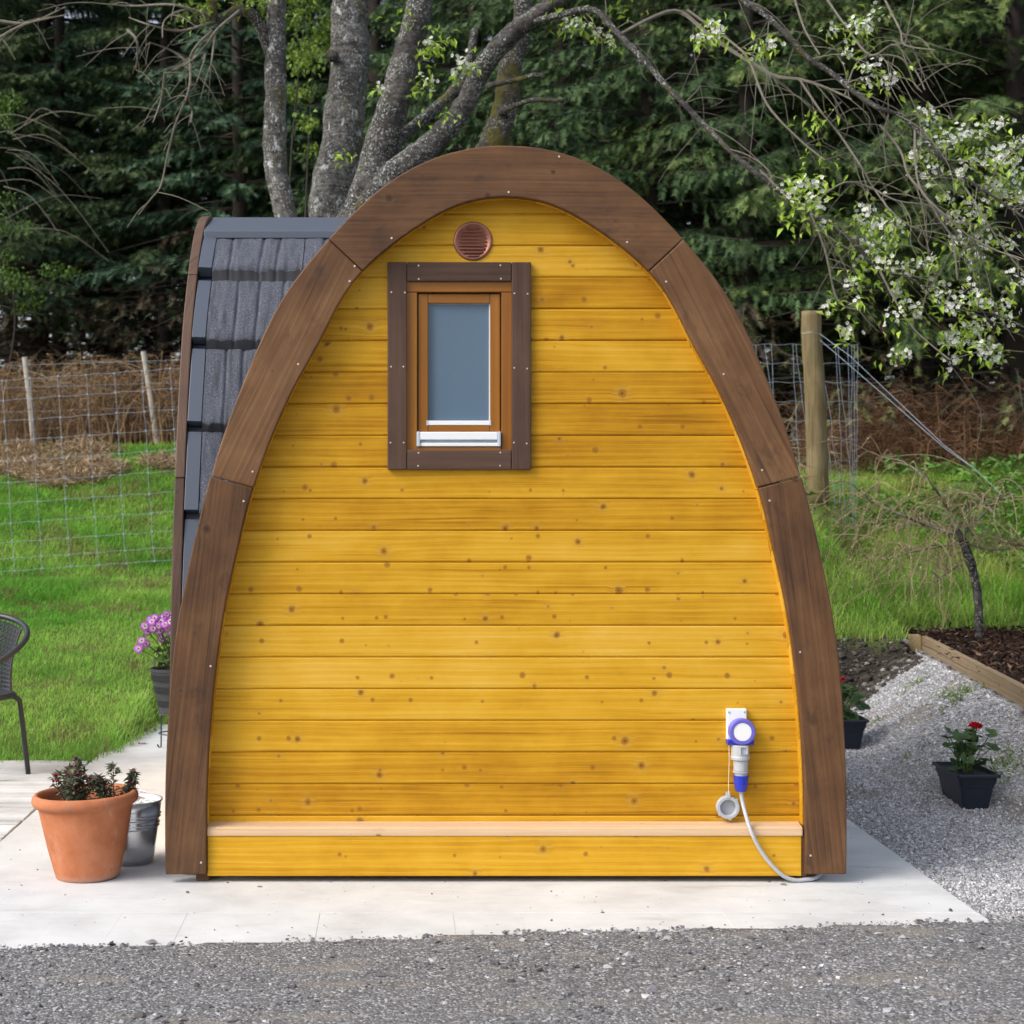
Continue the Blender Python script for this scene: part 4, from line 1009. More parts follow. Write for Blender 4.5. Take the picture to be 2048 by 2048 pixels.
# ------------------------------------------------------------------ troughs with geraniums
def trough(loc, label, plabel, seed, flowers):
    random.seed(seed)
    t = empty('planter_trough', label, 'planter', loc, 'dark plastic planters on the gravel')
    L, W, h = .40, .205, .172
    def ring(w, l, z, r=.018):
        pts_ = []
        for (cx, cy, a0) in ((w / 2 - r, l / 2 - r, 0), (-w / 2 + r, l / 2 - r, 90), (-w / 2 + r, -l / 2 + r, 180), (w / 2 - r, -l / 2 + r, 270)):
            for s_ in range(4): a = R(a0 + s_ * 30); pts_.append((cx + r * math.cos(a), cy + r * math.sin(a), z))
        return pts_
    w0, l0 = .120, .310
    lerp = lambda a, b, f: a + (b - a) * f
    lv = [(0, 0, 0), (.62, 0, .62), (.63, .006, .63), (.74, .006, .74), (.75, .012, .75), (.92, .012, .92)]
    rings = [ring(lerp(w0, W - .03, f) + e, lerp(l0, L - .03, f) + e, h * zf) for f, e, zf in lv]
    MB().loft(rings).build('body', 'navy', t).location = (0, 0, 0)
    MB().loft([ring(W - .022, L - .022, h * .92), ring(W, L, h * .922), ring(W, L, h), ring(W - .02, L - .02, h + .002), ring(W - .03, L - .03, h * .9)], caps=False).build('rim', 'navy', t, bevel=.002).location = (0, 0, 0)
    MB().loft([ring(W - .026, L - .026, h * .85), ring(.02, .05, h * .93, .008)]).build('soil', 'soil', t).location = (0, 0, 0)
    base = Vector(loc) + Vector((0, 0, h * .88))
    g = empty('geranium', plabel, 'flowers', base)
    ms = MB(); leafs = []
    for (sx, sy) in ((-.02, -.05), (.03, .02), (.0, .09)):
        for i in range(11):
            a = random.uniform(0, 2 * math.pi); q = random.uniform(.02, .105); z_ = random.uniform(.02, .19)
            e = base + Vector((sx + q * math.cos(a), sy + q * math.sin(a), z_)); b0 = base + Vector((sx, sy, 0))
            ms.tube(smooth_path([b0, b0.lerp(e, .5) + Vector((0, 0, .015)), e], 4), .0022, 5); leafs.append((e, Vector((math.cos(a), math.sin(a), .1))))
    heads = []
    for (fx, fy, fz) in flowers:
        e = base + Vector((fx, fy, fz)); ms.tube(smooth_path([base + Vector((fx * .5, fy * .5, 0)), base + Vector((fx * .7, fy * .8, fz * .6)), e], 4), .0024, 5); heads.append(e)
    ms.build('stems', 'stem', g)['kind'] = 'stuff'
    for e, d in leafs:                     # round lobed leaves
        r_ = random.uniform(.030, .046); nrm = (Vector((random.gauss(0, .35), random.gauss(-.25, .35), 1))).normalized(); u = d.cross(nrm).normalized(); w_ = nrm.cross(u)
        vs = [tuple(e)]; col = [np.array((.03, .06, .018)) * random.uniform(.8, 1.2)]; k = 15
        for s_ in range(k):
            a = R(-155 + 310 * s_ / (k - 1)); rr_ = r_ * (1 - .14 * (s_ % 3 == 0)); p = e + w_ * math.cos(a) * rr_ + u * math.sin(a) * rr_ + nrm * rr_ * (.22 + random.uniform(-.08, .08)); vs.append(tuple(p)); col.append(np.array((.055, .11, .028)) * random.uniform(.8, 1.25))
        poly_mesh('leaf', np.array(vs), np.array([(0, s_ + 1, s_ + 2) for s_ in range(k - 1)]), 'leaf', np.array(col), g)
    for e in heads:
        n = 26; pv = rng.normal(0, 1, (n, 3)); pv /= np.linalg.norm(pv, axis=1)[:, None]; pv[:, 2] = np.abs(pv[:, 2]) * .6
        pos = np.array(e)[None] + pv * np.array([.020, .020, .014]); 
        leaves('flower_head', np.repeat(pos, 4, 0), np.repeat(pv, 4, 0) * .4 + rng.normal(0, .8, (n * 4, 3)), .014, .012, tints(n * 4, (.42, .004, .012), (.62, .02, .03)), g, 'petal')
    return t
trough((2.735, 1.70, -.012), 'dark navy plastic trough standing alone on the open gravel', 'geranium with one red bloom in the trough on the open gravel', 3, [(.02, -.10, .235), (.005, -.115, .240)])
trough((2.655, 3.60, -.012), 'dark navy plastic trough half hidden behind the pod', 'bushy geranium with a red bud in the trough half hidden behind the pod', 5, [(-.045, -.10, .245)])

# ------------------------------------------------------------------ raised bed
bed = empty('raised_bed', 'raised bed edged with a weathered timber board and a short end post', 'raised bed', (3.6, 4.0, .3))
A = Vector((3.30 + (1.0 - 2.47) * .143, 1.0, .27)); B = Vector((3.775, 5.72, .27))
d_ = (B - A); L = d_.length; ang = math.atan2(d_.y, d_.x)
def along(name, mat, x0, x1, y0, y1, z0, z1, bev=.004):
    o = MB().box((x0, y0, z0), (x1, y1, z1)).build(name, mat, bed, bevel=bev)
    o.matrix_basis = Matrix.Translation(A - Vector(bed['_w'])) @ Matrix.Rotation(ang, 4, 'Z'); return o
along('side_board', 'bedwood', 0, L, -.042, 0, 0, .185)
along('end_post', 'postwood', L - .02, L + .075, .002, .085, -.05, .19)
# bark mulch
n = 15000; x = rng.uniform(3.3, 6.2, n); y = rng.uniform(1.0, 6.75, n); kp = (bed_x(y) - x < -.03); x, y = x[kp], y[kp]; n = len(x)
pos = np.stack([x, y, terrain(x, y) + .05 + .03 * fbm(x, y, 4, 70) + rng.uniform(-.01, .012, n)], -1)
d3 = rng.normal(size=(n, 3)); d3[:, 2] *= .35
mu = leaves('bark_mulch', pos, d3, rng.uniform(.03, .085, n), rng.uniform(.010, .026, n), np.where(rng.random((n, 1)) < .12, tints(n, (.12, .07, .045), (.20, .13, .09)), tints(n, (.018, .010, .008), (.060, .032, .022), .3)), None, 'chip', .35, .05)
tag(mu, 'dark bark mulch filling the raised bed', 'mulch', kind='stuff')
mx = np.linspace(3.2, 6.5, 60); my = np.linspace(1.0, 6.75, 90); MX, MY = np.meshgrid(mx, my); MX = np.maximum(MX, bed_x(MY) + .004)
ii = np.arange(MX.size).reshape(MX.shape); ff = np.stack([ii[:-1, :-1], ii[:-1, 1:], ii[1:, 1:], ii[1:, :-1]], -1).reshape(-1, 4)
ms_o = poly_mesh('bed_soil', np.stack([MX, MY, .39 + 0 * MX + .03 * fbm(MX, MY, 4, 70) * ss(.0, .2, MY - .9)], -1).reshape(-1, 3), ff, 'soil', None, smooth=True); tag(ms_o, 'dark soil of the raised bed', 'soil', kind='structure')

# weeping tree
random.seed(21)
WB = P(1958, 1276, 12.27); WB.z = .40
wt = empty('weeping_tree', 'small bare weeping tree with thin drooping twigs in the raised bed', 'tree', WB)
top = P(1905, 1075, 12.2)
tr = [WB, P(1957, 1210, 12.27), P(1948, 1150, 12.25), P(1936, 1110, 12.22), P(1925, 1080, 12.2), P(1913, 1058, 12.2)]
MB().tube(smooth_path(tr, 5), lin([.034, .030, .030, .034, .028, .018], 5), 10, .15).build('trunk', 'bark', wt, smooth=True)
br = MB(); tw = MB(); buds = []
mains = [[(1925, 1078), (1880, 1055), (1840, 1040), (1800, 1060)], [(1922, 1075), (1975, 1020), (2010, 990), (2060, 968)], [(1925, 1082), (1970, 1098), (2020, 1098), (2050, 1090)], [(1915, 1062), (1890, 1010), (1860, 965), (1810, 925), (1765, 915)], [(1925, 1085), (1870, 1095), (1820, 1105), (1770, 1120)], [(1920, 1070), (1850, 1050), (1800, 1028), (1760, 1012), (1722, 992)], [(1925, 1075), (1940, 1020), (1965, 1000), (1990, 1030)], [(1915, 1130), (1890, 1150), (1870, 1165)]]
for mn in mains:
    zoff = [12.2 + .18 * i * random.choice((-1, 1)) * random.random() for i in range(len(mn))]
    pa = smooth_path([P(a, b, z) for (a, b), z in zip(mn, zoff)], 5)
    br.tube(pa, np.linspace(.011, .0035, len(pa)), 6)
    for rep in range(23):
        p = pa[random.randint(2, len(pa) - 1)]
        out = Vector((random.gauss(-.15, .6), random.gauss(0, .45), random.uniform(-.1, .45)))
        l = random.uniform(.25, .75)
        tp = smooth_path([p, p + out * l * .45 + Vector((0, 0, .02)), p + out * l * .85 + Vector((0, 0, -l * .25)), p + out * l + Vector((random.gauss(0, .08), 0, -l * random.uniform(.2, .95)))], 5)
        tp = [v for v in tp if v.z > .47]
        if len(tp) > 3:
            tw.tube(tp, np.linspace(.0045, .002, len(tp)), 4)
            for v in tp[4:]:
                if random.random() < .45: buds.append(tuple(v))
br.build('branches', 'twig', wt)['kind'] = 'stuff'; tw.build('twigs', simple('olive brown twig', (.24, .185, .105), .8, var=.4, nscale=20), wt)['kind'] = 'stuff'
nb = len(buds); bo = leaves('buds', buds, rng.normal(size=(nb, 3)) + [0, 0, .5], .018, .009, tints(nb, (.30, .36, .12), (.5, .55, .3)), wt); bo['kind'] = 'stuff'

# ------------------------------------------------------------------ grass
def grass(n, xr, yr, cond, hfun, ca, cb, name, label, wid=.005):
    x = rng.uniform(*xr, n); y = rng.uniform(*yr, n)
    # keep the density falling with distance
    kp = cond(x, y); x, y = x[kp], y[kp]; n = len(x)
    z = terrain(x, y); h = hfun(x, y) * rng.uniform(.55, 1.25, n)
    Z = y + D; w = wid * np.clip(Z / 10, .9, 2.2) * rng.uniform(.7, 1.3, n)
    a = rng.uniform(0, 2 * np.pi, n); lean = rng.uniform(.3, 1.5, n) * h
    bx, by = np.cos(a), np.sin(a); sx, sy = -by, bx
    b0 = np.stack([x - sx * w / 2, y - sy * w / 2, z - .01], -1); b1 = np.stack([x + sx * w / 2, y + sy * w / 2, z - .01], -1)
    mx = x + bx * lean * .35; my = y + by * lean * .35; mz = z + h * .6
    m0 = np.stack([mx - sx * w * .4, my - sy * w * .4, mz], -1); m1 = np.stack([mx + sx * w * .4, my + sy * w * .4, mz], -1)
    t = np.stack([x + bx * lean, y + by * lean, z + h * .92], -1)
    V = np.stack([b0, b1, m0, m1, t], 1).reshape(-1, 3)
    f = np.array([(0, 1, 3), (0, 3, 2), (2, 3, 4)]); Fs = (f[None] + (np.arange(n) * 5)[:, None, None]).reshape(-1, 3)
    pt = ss(.25, .75, fbm(x, y, 1.3, 90))[:, None]; pt2 = fbm(x, y, 5, 95)[:, None]
    c = np.array(ca) * (1 - pt) + np.array(cb) * pt
    c = c * (.65 + .7 * pt2) * (1 + rng.normal(0, .18, (n, 1)))
    dry = rng.random(n) < (.05 + .45 * ss(.54, .72, fbm(x, y, 2.2, 97))); c[dry] = tints(dry.sum(), (.20, .16, .07), (.30, .25, .12))
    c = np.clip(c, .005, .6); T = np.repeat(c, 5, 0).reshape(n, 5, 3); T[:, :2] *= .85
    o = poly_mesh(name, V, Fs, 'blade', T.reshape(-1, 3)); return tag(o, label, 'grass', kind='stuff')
def straw_mask(x, y):     # raked heaps of dead grass on the far lawn
    z = terrain(x, y); px = VX + x * F / (y + D); py = VY - (z - H) * F / (y + D); m = 0
    for (a, b, ra, rb) in ((40, 930, 90, 34), (70, 950, 70, 26), (190, 945, 70, 20), (165, 908, 70, 17), (110, 975, 60, 12), (330, 935, 50, 14), (150, 968, 60, 12)):
        m = np.maximum(m, 1 - ss(.55, 1.15, np.hypot((px - a) / ra, (py - b) / rb) + .5 * (fbm(x, y, 4, 61) - .5)))
    return m
def lawn_c(x, y):
    dens = np.clip(1.15 - (y - 3) / 18, .35, 1)
    frus = (x > (-60 - VX) * (y + D) / F) & (x < (420 - VX) * (y + D) / F)
    path = np.interp(y, [2.75, 3.2, 4.05, 4.4, 4.5], [-1.7, -1.555, -1.485, -1.46, 9]) + .03 * (vnoise(x, y, 8, 33) - .5)
    return frus & (x < path) & (y > 2.87) & (rng.random(len(x)) < dens) & (rng.random(len(x)) > .85 * straw_mask(x, y))
def lawn_h(x, y):
    h = .026 + .024 * fbm(x, y, 2, 77)
    h = h + .16 * np.exp(-((y - 9.0) / .8) ** 2) * fbm(x, y, 1.5, 78) + .05 * ss(9.5, 11, y)
    h = h + .07 * np.exp(-((x + 1.62) / .12) ** 2) * (y < 4.6)
    return h
grass(240000, (-6, -.5), (2.86, 16), lawn_c, lawn_h, (.15, .38, .045), (.33, .56, .10), 'lawn_grass', 'green lawn grass sloping up on the chair side')
def r_c(x, y):
    front = bank_front(x, y) + .42 + .12 * (vnoise(x, y, 5, 35) - .5)
    dens = np.clip(1.1 - (y - 5) / 14, .35, 1)
    frus = (x > (1560 - VX) * (y + D) / F) & (x < (2110 - VX) * (y + D) / F)
    return frus & (y > front) & ((bed_x(y) - x > .1) | (y > 7.1)) & (rng.random(len(x)) < dens)
def r_h(x, y): return .07 + .10 * fbm(x, y, 1.6, 79) * ss(6.0, 8, y) + .05 * fbm(x, y, 3, 80)
grass(120000, (1.6, 8), (5.2, 13.6), r_c, r_h, (.21, .42, .055), (.42, .58, .13), 'bank_grass', 'rough green grass on the bank beyond the gravel')
# straw heaps
n = 60000; x = rng.uniform(-6, -1.0, n); y = rng.uniform(10.3, 16, n); kp = rng.random(n) < straw_mask(x, y); x, y = x[kp], y[kp]; n = len(x)
hs = .10 * straw_mask(x, y) * fbm(x, y, 3, 64)
d3 = rng.normal(size=(n, 3)); d3[:, 2] = np.abs(d3[:, 2]) * .35
so = leaves('cut_straw', np.stack([x, y, terrain(x, y) + .06 + hs * rng.random(n)], -1), d3, rng.uniform(.08, .22, n), .016, tints(n, (.26, .18, .11), (.50, .39, .26), .2), None, 'dry', .1, .1)
tag(so, 'heaps of pale cut straw lying on the far lawn', 'straw', kind='stuff')
# broad leaved weeds on the bank
n = 5200; x = rng.uniform(2, 7, n); y = rng.uniform(6.2, 12, n)
m_ = fbm(x, y, .9, 66); kp = (m_ > .48) & (x > (1580 - VX) * (y + D) / F); x, y = x[kp], y[kp]; n = len(x)
d3 = rng.normal(size=(n, 3)); d3[:, 2] = np.abs(d3[:, 2]) * .3
we = leaves('weeds', np.stack([x, y, terrain(x, y) + rng.uniform(.04, .26, n)], -1), d3, rng.uniform(.06, .15, n), rng.uniform(.04, .09, n), tints(n, (.07, .17, .03), (.16, .29, .06), .2)); tag(we, 'broad leaved weeds growing on the bank under the wire fence', 'weeds', kind='stuff')

def hit(px, py):
    for Z in np.linspace(5.3, 20, 600):
        p = P(px, py, Z)
        if p.z <= float(terrain(p.x, p.y)): return p
    return P(px, py, 9)
pos = []; dr = []
for (a, b, m_, r_) in ((1834, 1369, 40, .05), (1925, 1389, 50, .06), (1913, 1404, 40, .05), (2021, 1534, 70, .09), (1990, 1545, 40, .06), (1893, 1392, 25, .04), (1748, 1449, 14, .03), (1808, 1523, 8, .02)):
    c = hit(a, b)
    for i in range(m_):
        x_, y_ = c.x + random.gauss(0, r_), c.y + random.gauss(0, r_); pos.append((x_, y_, float(terrain(x_, y_)) + .004)); dr.append((random.gauss(0, .6), random.gauss(0, .6), random.uniform(.3, 1)))
n = len(pos); gw = leaves('gravel_weeds', pos, dr, rng.uniform(.03, .07, n), rng.uniform(.006, .014, n), tints(n, (.12, .22, .05), (.28, .36, .13)), None, 'leaf')
tag(gw, 'small sprigs of weed coming up through the banked gravel', 'weeds', kind='stuff')

# ------------------------------------------------------------------ dead bracken and brush
def stalks(name, label, n, place, hr, ca, cb, lean=.35, w=.009, leafy=6, segs=5):
    V = []; Fs = []; T = []
    o = 0
    for i in range(n):
        x, y = place(); z = float(terrain(x, y)); h = random.uniform(*hr)
        a = random.uniform(0, 2 * math.pi); ln = random.uniform(0, lean) * h; prv = None
        c = tints(1, ca, cb, .25)[0]; ww = w * random.uniform(.6, 1.4)
        va = random.uniform(0, math.pi); sx, sy = math.cos(va) * ww, math.sin(va) * ww; prev = None
        for s_ in range(segs + 1):
            t = s_ / segs; px_ = x + math.cos(a) * ln * t * t + random.gauss(0, .012); py_ = y + math.sin(a) * ln * t * t; pz = z + h * (t - .18 * t * t * (ln / h + .3))
            k = 1 - .7 * t
            V += [(px_ - sx * k, py_ - sy * k, pz), (px_ + sx * k, py_ + sy * k, pz)]; T += [c, c]
            if s_: Fs += [(prv, prv + 1, o + 1), (prv, o + 1, o)]
            prv = o; o += 2
            if s_ and s_ < segs + 1:
                for q in range(leafy // 2):
                    b = random.uniform(0, 2 * math.pi); l = random.uniform(.06, .22); e = (px_ + math.cos(b) * l, py_ + math.sin(b) * l, pz - random.uniform(-.03, .16)); c2 = tints(1, ca, cb, .25)[0]
                    V += [(px_, py_, pz + .0045), (px_, py_, pz - .0045), e]; T += [c2] * 3; Fs += [(o, o + 1, o + 2)]; o += 3
    ob = poly_mesh(name, np.array(V), np.array(Fs), 'dry', np.array(T)); return tag(ob, label, 'brush', kind='stuff')
random.seed(5)
def pl_left():
    while True:
        Z = random.uniform(22.4, 25.5); px = random.uniform(-60, 420)
        if px > 150 or random.random() < .55: return (px - VX) * Z / F, Z - D
stalks('dead_bracken', 'tangle of brown dead bracken behind the far fence posts', 1500, pl_left, (.7, 1.35), (.16, .095, .05), (.33, .225, .135), .5, .008, 6)
def pl_right():
    Z = random.uniform(18.2, 21); px = random.uniform(1600, 2100); return (px - VX) * Z / F, Z - D
stalks('dead_brush', 'reddish brown dead brush under the spruces beyond the wire fence', 1100, pl_right, (.35, 1.15), (.10, .052, .03), (.22, .13, .075), .9, .006, 6)
def pl_mid():
    Z = random.uniform(14.5, 17); px = random.uniform(1480, 1760); return (px - VX) * Z / F, Z - D
stalks('dry_stems', 'pale dry stems standing round the wire fence', 60, pl_mid, (.4, 1.0), (.22, .16, .09), (.36, .28, .17), .5, .005, 4)
# bare arching twigs amid the left bracken
tb = empty('bramble_bush', 'bare pale arching bramble stems between the two grey posts', 'bush', P(170, 870, 22.5))
mbb = MB()
for i in range(26):
    a = P(random.uniform(-20, 260), random.uniform(860, 880), 22.7 + random.random()); e = P(random.uniform(-20, 330), random.uniform(720, 840), 22.6 + random.random())
    m1 = a.lerp(e, .5) + Vector((0, 0, random.uniform(.15, .5))); mbb.tube(smooth_path([a, m1, e], 6), np.linspace(.012, .004, 13), 4)
mbb.build('stems', simple('pale bramble stem', (.26, .23, .16), .9, var=.3), tb)['kind'] = 'stuff'

# ------------------------------------------------------------------ fences
ff_ = empty('post_fence', 'old fence of two leaning grey posts and a strand of wire before the dead bracken', 'fence', P(160, 878, 22.6))
for (a, b, c, d, Z) in ((50, 714, 69, 882, 22.6), (287, 703, 315, 878, 22.6), (-190, 720, -180, 885, 22.6)):
    MB().tube([P(c, d + 14, Z), P((a + c) / 2, (b + d) / 2, Z), P(a, b, Z)], [.045, .042, .040], 10, .12).build('post', 'greypost', ff_, smooth=False)
for dz in (0, .30, .62): MB().tube([P(-190, 735 + dz * 150, 22.55), P(50, 730 + dz * 150, 22.55), P(287, 722 + dz * 150, 22.55), P(700, 715 + dz * 150, 22.55)], .003, 4).build('wire', 'wire', ff_)

def m_post():
    m, nt, b = new_mat('strainer post timber'); c = objco(nt, False)
    g = noise(nt, mapped(nt, c, (55, 55, 2.2)), 1, 4, .6); n = noise(nt, mapped(nt, c, (5, 5, 2.5)), 1, 4, .6)
    col = ramp(nt, mth(nt, 'ADD', mth(nt, 'MULTIPLY', g, .5), mth(nt, 'MULTIPLY', n, .5)), [(.32, (.085, .062, .032)), (.5, (.17, .13, .066)), (.65, (.26, .205, .115))])
    gr = step(nt, noise(nt, mapped(nt, c, (4, 4, 1.5)), 1, 3), .52, .66)
    col = mix(nt, mth(nt, 'MULTIPLY', gr, .5), col, (.15, .16, .05))
    setp(nt, b, color=col, rough=.85, spec=.2, normal=bump(nt, g, .4, .01)); return m
wf = empty('wire_fence', 'square mesh wire fence with a thick round strainer post beyond the pod', 'fence', P(1630, 990, 15.5))
post = smooth_path([P(1636, 1010, 15.5), P(1634, 900, 15.5), P(1629, 760, 15.5), P(1623, 680, 15.5), P(1623, 623, 15.5)], 4)
pr_o = MB(); pr_o.tube(post, lin([.100, .098, .094, .091, .091], 4), 20, .05).build('strainer_post', m_post(), wf, smooth=True)
wm = MB()
ly = [600 + .3623 * v for v in (445, 555, 670, 780, 893, 1010, 1125, 1235, 1340, 1430, 1500)]
ry = [600 + .3354 * v for v in (265, 378, 490, 605, 720, 835, 960, 1090, 1200, 1300, 1390)]
def netline(i, px):
    # left run at 15.5 m swings round behind the pod to the strainer post
    if px <= 400: Z = 15.5; y_ = ly[i] - 25 * px / 360 + 1.2 * math.sin(px * .09 + i)
    elif px >= 1440: Z = 15.8; y_ = ry[i] + 1.5 * math.sin(px * .13 + i * 2)
    else:
        t = (px - 400) / 1040; Z = 15.5 + .3 * t; y_ = (ly[i] - 25 * 400 / 360) * (1 - t) + ry[i] * t
    return P(px, y_, Z)
for i in range(11):
    wm.tube([netline(i, px) for px in list(range(-60, 400, 28)) + [700, 1100, 1440] + list(range(1470, 1722, 14)) + [1717]], .0022, 4)
for px in list(range(-52, 400, 56)):
    wm.tube([netline(i, px + 2.5 * i + random.uniform(-1.5, 1.5)) for i in range(11)], .0022, 4)
for px, sl in ((1512, 3), (1530, 4), (1541, 2.5), (1585, 2), (1590, 5), (1636, 4), (1640, 5.2), (1672, 2), (1676, 3.5), (1696, .6), (1702, .3), (1709, -.2), (1716, -.4), (1480, 5), (1500, 4)):
    wm.tube([netline(i, px + sl * i + random.uniform(-2, 2)) for i in range(11)], .0026, 4)
for i in range(11):
    for px in list(range(-52, 400, 56)):
        p = netline(i, px + 2.5 * i); wm.box(p - Vector((.008, .006, .008)), p + Vector((.008, .006, .008)))
w_ = wm.build('wire_mesh', 'wire', wf, fixn=False); w_['kind'] = 'stuff'
for off in (0, 12):
    MB().tube([P(1640, 668 + off, 15.4), P(1700, 712 + off * 1.6, 15.1), P(1890, 892 + off * .4, 14.4), P(1950, 938, 14.2), P(2015, 1000, 14.0)], .0024, 5).build('brace_wire', 'wire', wf)
MB().tube([P(1603, 667, 15.42), P(1622, 664, 15.38), P(1641, 668, 15.42)], .0024, 5).build('brace_wire', 'wire', wf)

# ------------------------------------------------------------------ cherry trees behind the pod
def ground_end(px, Z, dy=0): 
    x = (px - VX) * Z / F; return Vector((x, Z - D, float(terrain(x, Z - D)) - .05))
def trunk_tree(name, label, parts, bark, cat='tree', group=None, k=18):
    """parts: list of (part name, [(px,py,Z,half width px)], mat)"""
    p0 = parts[0][1][0]; g = ground_end(p0[0], p0[2])
    t = empty(name, label, cat, g, group)
    for i, (pn, pts_, mt) in enumerate(parts):
        ps = [P(a, b, z) for a, b, z, r in pts_]; rs = [r * z / F for a, b, z, r in pts_]
        if i == 0: ps = [g] + ps; rs = [rs[0] * 1.25] + rs
        MB().tube(smooth_path(ps, 7), lin(rs, 7), k if i == 0 else max(8, k // 2), .16).build(pn, mt or bark, t, smooth=True)
    return t
t1 = trunk_tree('cherry_tree', 'slim silvery trunk with white lichen patches and a broken mossy side limb', [
    ('trunk', [(600, 800, 12, 28), (588, 600, 12, 26), (574, 455, 12, 24), (566, 400, 12, 23), (553, 350, 12, 23), (550, 300, 12, 24), (551, 200, 12, 22), (551, 100, 12, 20), (553, 0, 12, 19), (553, -200, 12, 17), (560, -600, 12, 12)], None),
    ('limb', [(540, 110, 12, 9), (522, 60, 11.95, 12), (505, 30, 11.9, 11), (480, 20, 11.85, 11), (452, 32, 11.8, 10), (430, 36, 11.75, 9), (425, 10, 11.7, 9), (428, -60, 11.7, 9)], 'bark_moss')], 'bark_pale')
tw1 = [[(478, 22), (450, 45), (432, 62), (412, 90), (382, 122), (345, 140)], [(424, 62), (395, 90), (380, 118), (381, 150), (375, 190), (352, 245), (335, 310), (322, 370), (300, 400), (277, 430)], [(375, 190), (384, 222), (381, 246)], [(380, 120), (410, 108), (395, 160), (385, 180)], [(430, 42), (360, 62), (300, 50), (258, 35)], [(430, 36), (350, 10), (260, 12), (180, 5)], [(330, 145), (322, 200), (306, 245)], [(430, 70), (425, 110), (420, 145)], [(430, 30), (370, 20), (330, 40), (325, 75)], [(255, 60), (275, 85), (272, 140)], [(0, 42), (60, 45), (130, 14)], [(0, 75), (50, 48), (130, 30)], [(378, 125), (340, 100), (300, 85)]]
mb = MB(); tl = []
for q in tw1:
    ps = smooth_path([P(a, b, 11.7 + .1 * math.sin(a)) for a, b in q], 5); mb.tube(ps, np.linspace(.011, .004, len(ps)), 6)
    for r_ in range(7):
        p = random.choice(ps); d = Vector((random.gauss(-.2, .5), random.gauss(0, .3), random.gauss(-.35, .3))); mb.tube(smooth_path([p, p + d * .14 + Vector((0, 0, .02)), p + d * .32], 4), np.linspace(.004, .002, 9), 4)
mb.build('twigs', 'twig', t1)['kind'] = 'stuff'
n = 240; c = [P(405, 10, 11.8), P(500, 5, 11.9), P(395, 18, 11.7), P(540, -5, 12)]; pos = np.array([tuple(c[i % 4]) for i in range(n)]) + rng.normal(0, .07, (n, 3))
o = leaves('leaves', pos, rng.normal(size=(n, 3)), .055, .028, tints(n, (.14, .22, .03), (.25, .36, .06)), t1); o['kind'] = 'stuff'
trunk_tree('cherry_tree', 'thickest upright trunk with peeling scar and mossy burr behind the pod roof', [
    ('trunk', [(655, 800, 12.4, 50), (655, 600, 12.4, 46), (657, 455, 12.4, 43), (668, 350, 12.4, 42), (680, 290, 12.4, 41), (692, 205, 12.4, 41), (700, 110, 12.4, 42), (700, 60, 12.4, 37), (698, 0, 12.4, 36), (697, -200, 12.4, 33), (690, -700, 12.4, 20)], None),
    ('burr', [(668, 115, 12.3, 8), (664, 112, 12.1, 13), (660, 113, 12.05, 10)], 'bark_moss')], 'bark_pale', k=24)
trunk_tree('cherry_tree', 'dark leaning trunk between the thickest trunk and the diagonal limb', [
    ('trunk', [(690, 640, 11.8, 42), (705, 470, 11.8, 38), (720, 420, 11.8, 35), (737, 375, 11.8, 34), (760, 292, 11.8, 33), (786, 217, 11.8, 33), (803, 150, 11.8, 30), (822, 90, 11.8, 29), (841, 0, 11.8, 25), (870, -160, 11.8, 22), (900, -500, 11.8, 12)], None),
    ('limb', [(785, 300, 11.8, 14), (805, 275, 11.95, 13), (835, 247, 12.1, 12), (862, 225, 12.2, 12), (900, 190, 12.3, 11), (930, 150, 12.4, 9), (950, 60, 12.6, 7)], 'bark')], 'bark')
t4 = trunk_tree('cherry_tree', 'diagonal limb leaning over the pod roof and carrying the blossoming sprays', [
    ('trunk', [(700, 560, 11.4, 34), (735, 430, 11.4, 31), (765, 375, 11.4, 28), (792, 344, 11.4, 26), (850, 297, 11.4, 24), (897, 254, 11.4, 23), (934, 203, 11.4, 21), (957, 150, 11.4, 21), (992, 101, 11.35, 21), (1028, 64, 11.3, 20), (1071, 32, 11.25, 17), (1115, 0, 11.2, 16), (1190, -70, 11.1, 14), (1300, -150, 11.0, 12), (1420, -180, 10.9, 10)], None)], 'bark')
trunk_tree('cherry_tree', 'mossy trunk rising behind the diagonal limb just above the pod apex', [
    ('trunk', [(920, 560, 13, 36), (955, 380, 13, 33), (975, 320, 13, 30), (990, 280, 13, 29), (1003, 240, 13, 26), (1014, 200, 13, 24), (1022, 120, 13, 24), (1040, 75, 13, 20), (1046, 20, 13, 18), (1042, -100, 13, 16), (1050, -500, 13, 9)], None),
    ('limb', [(1000, 226, 12.9, 6), (1040, 207, 12.7, 5), (1070, 200, 12.6, 5), (1128, 202, 12.5, 4)], 'bark_moss'),
    ('limb', [(975, 172, 12.9, 6), (1040, 158, 12.6, 5), (1070, 150, 12.5, 5), (1088, 155, 12.5, 4)], 'bark_moss')], 'bark_moss')
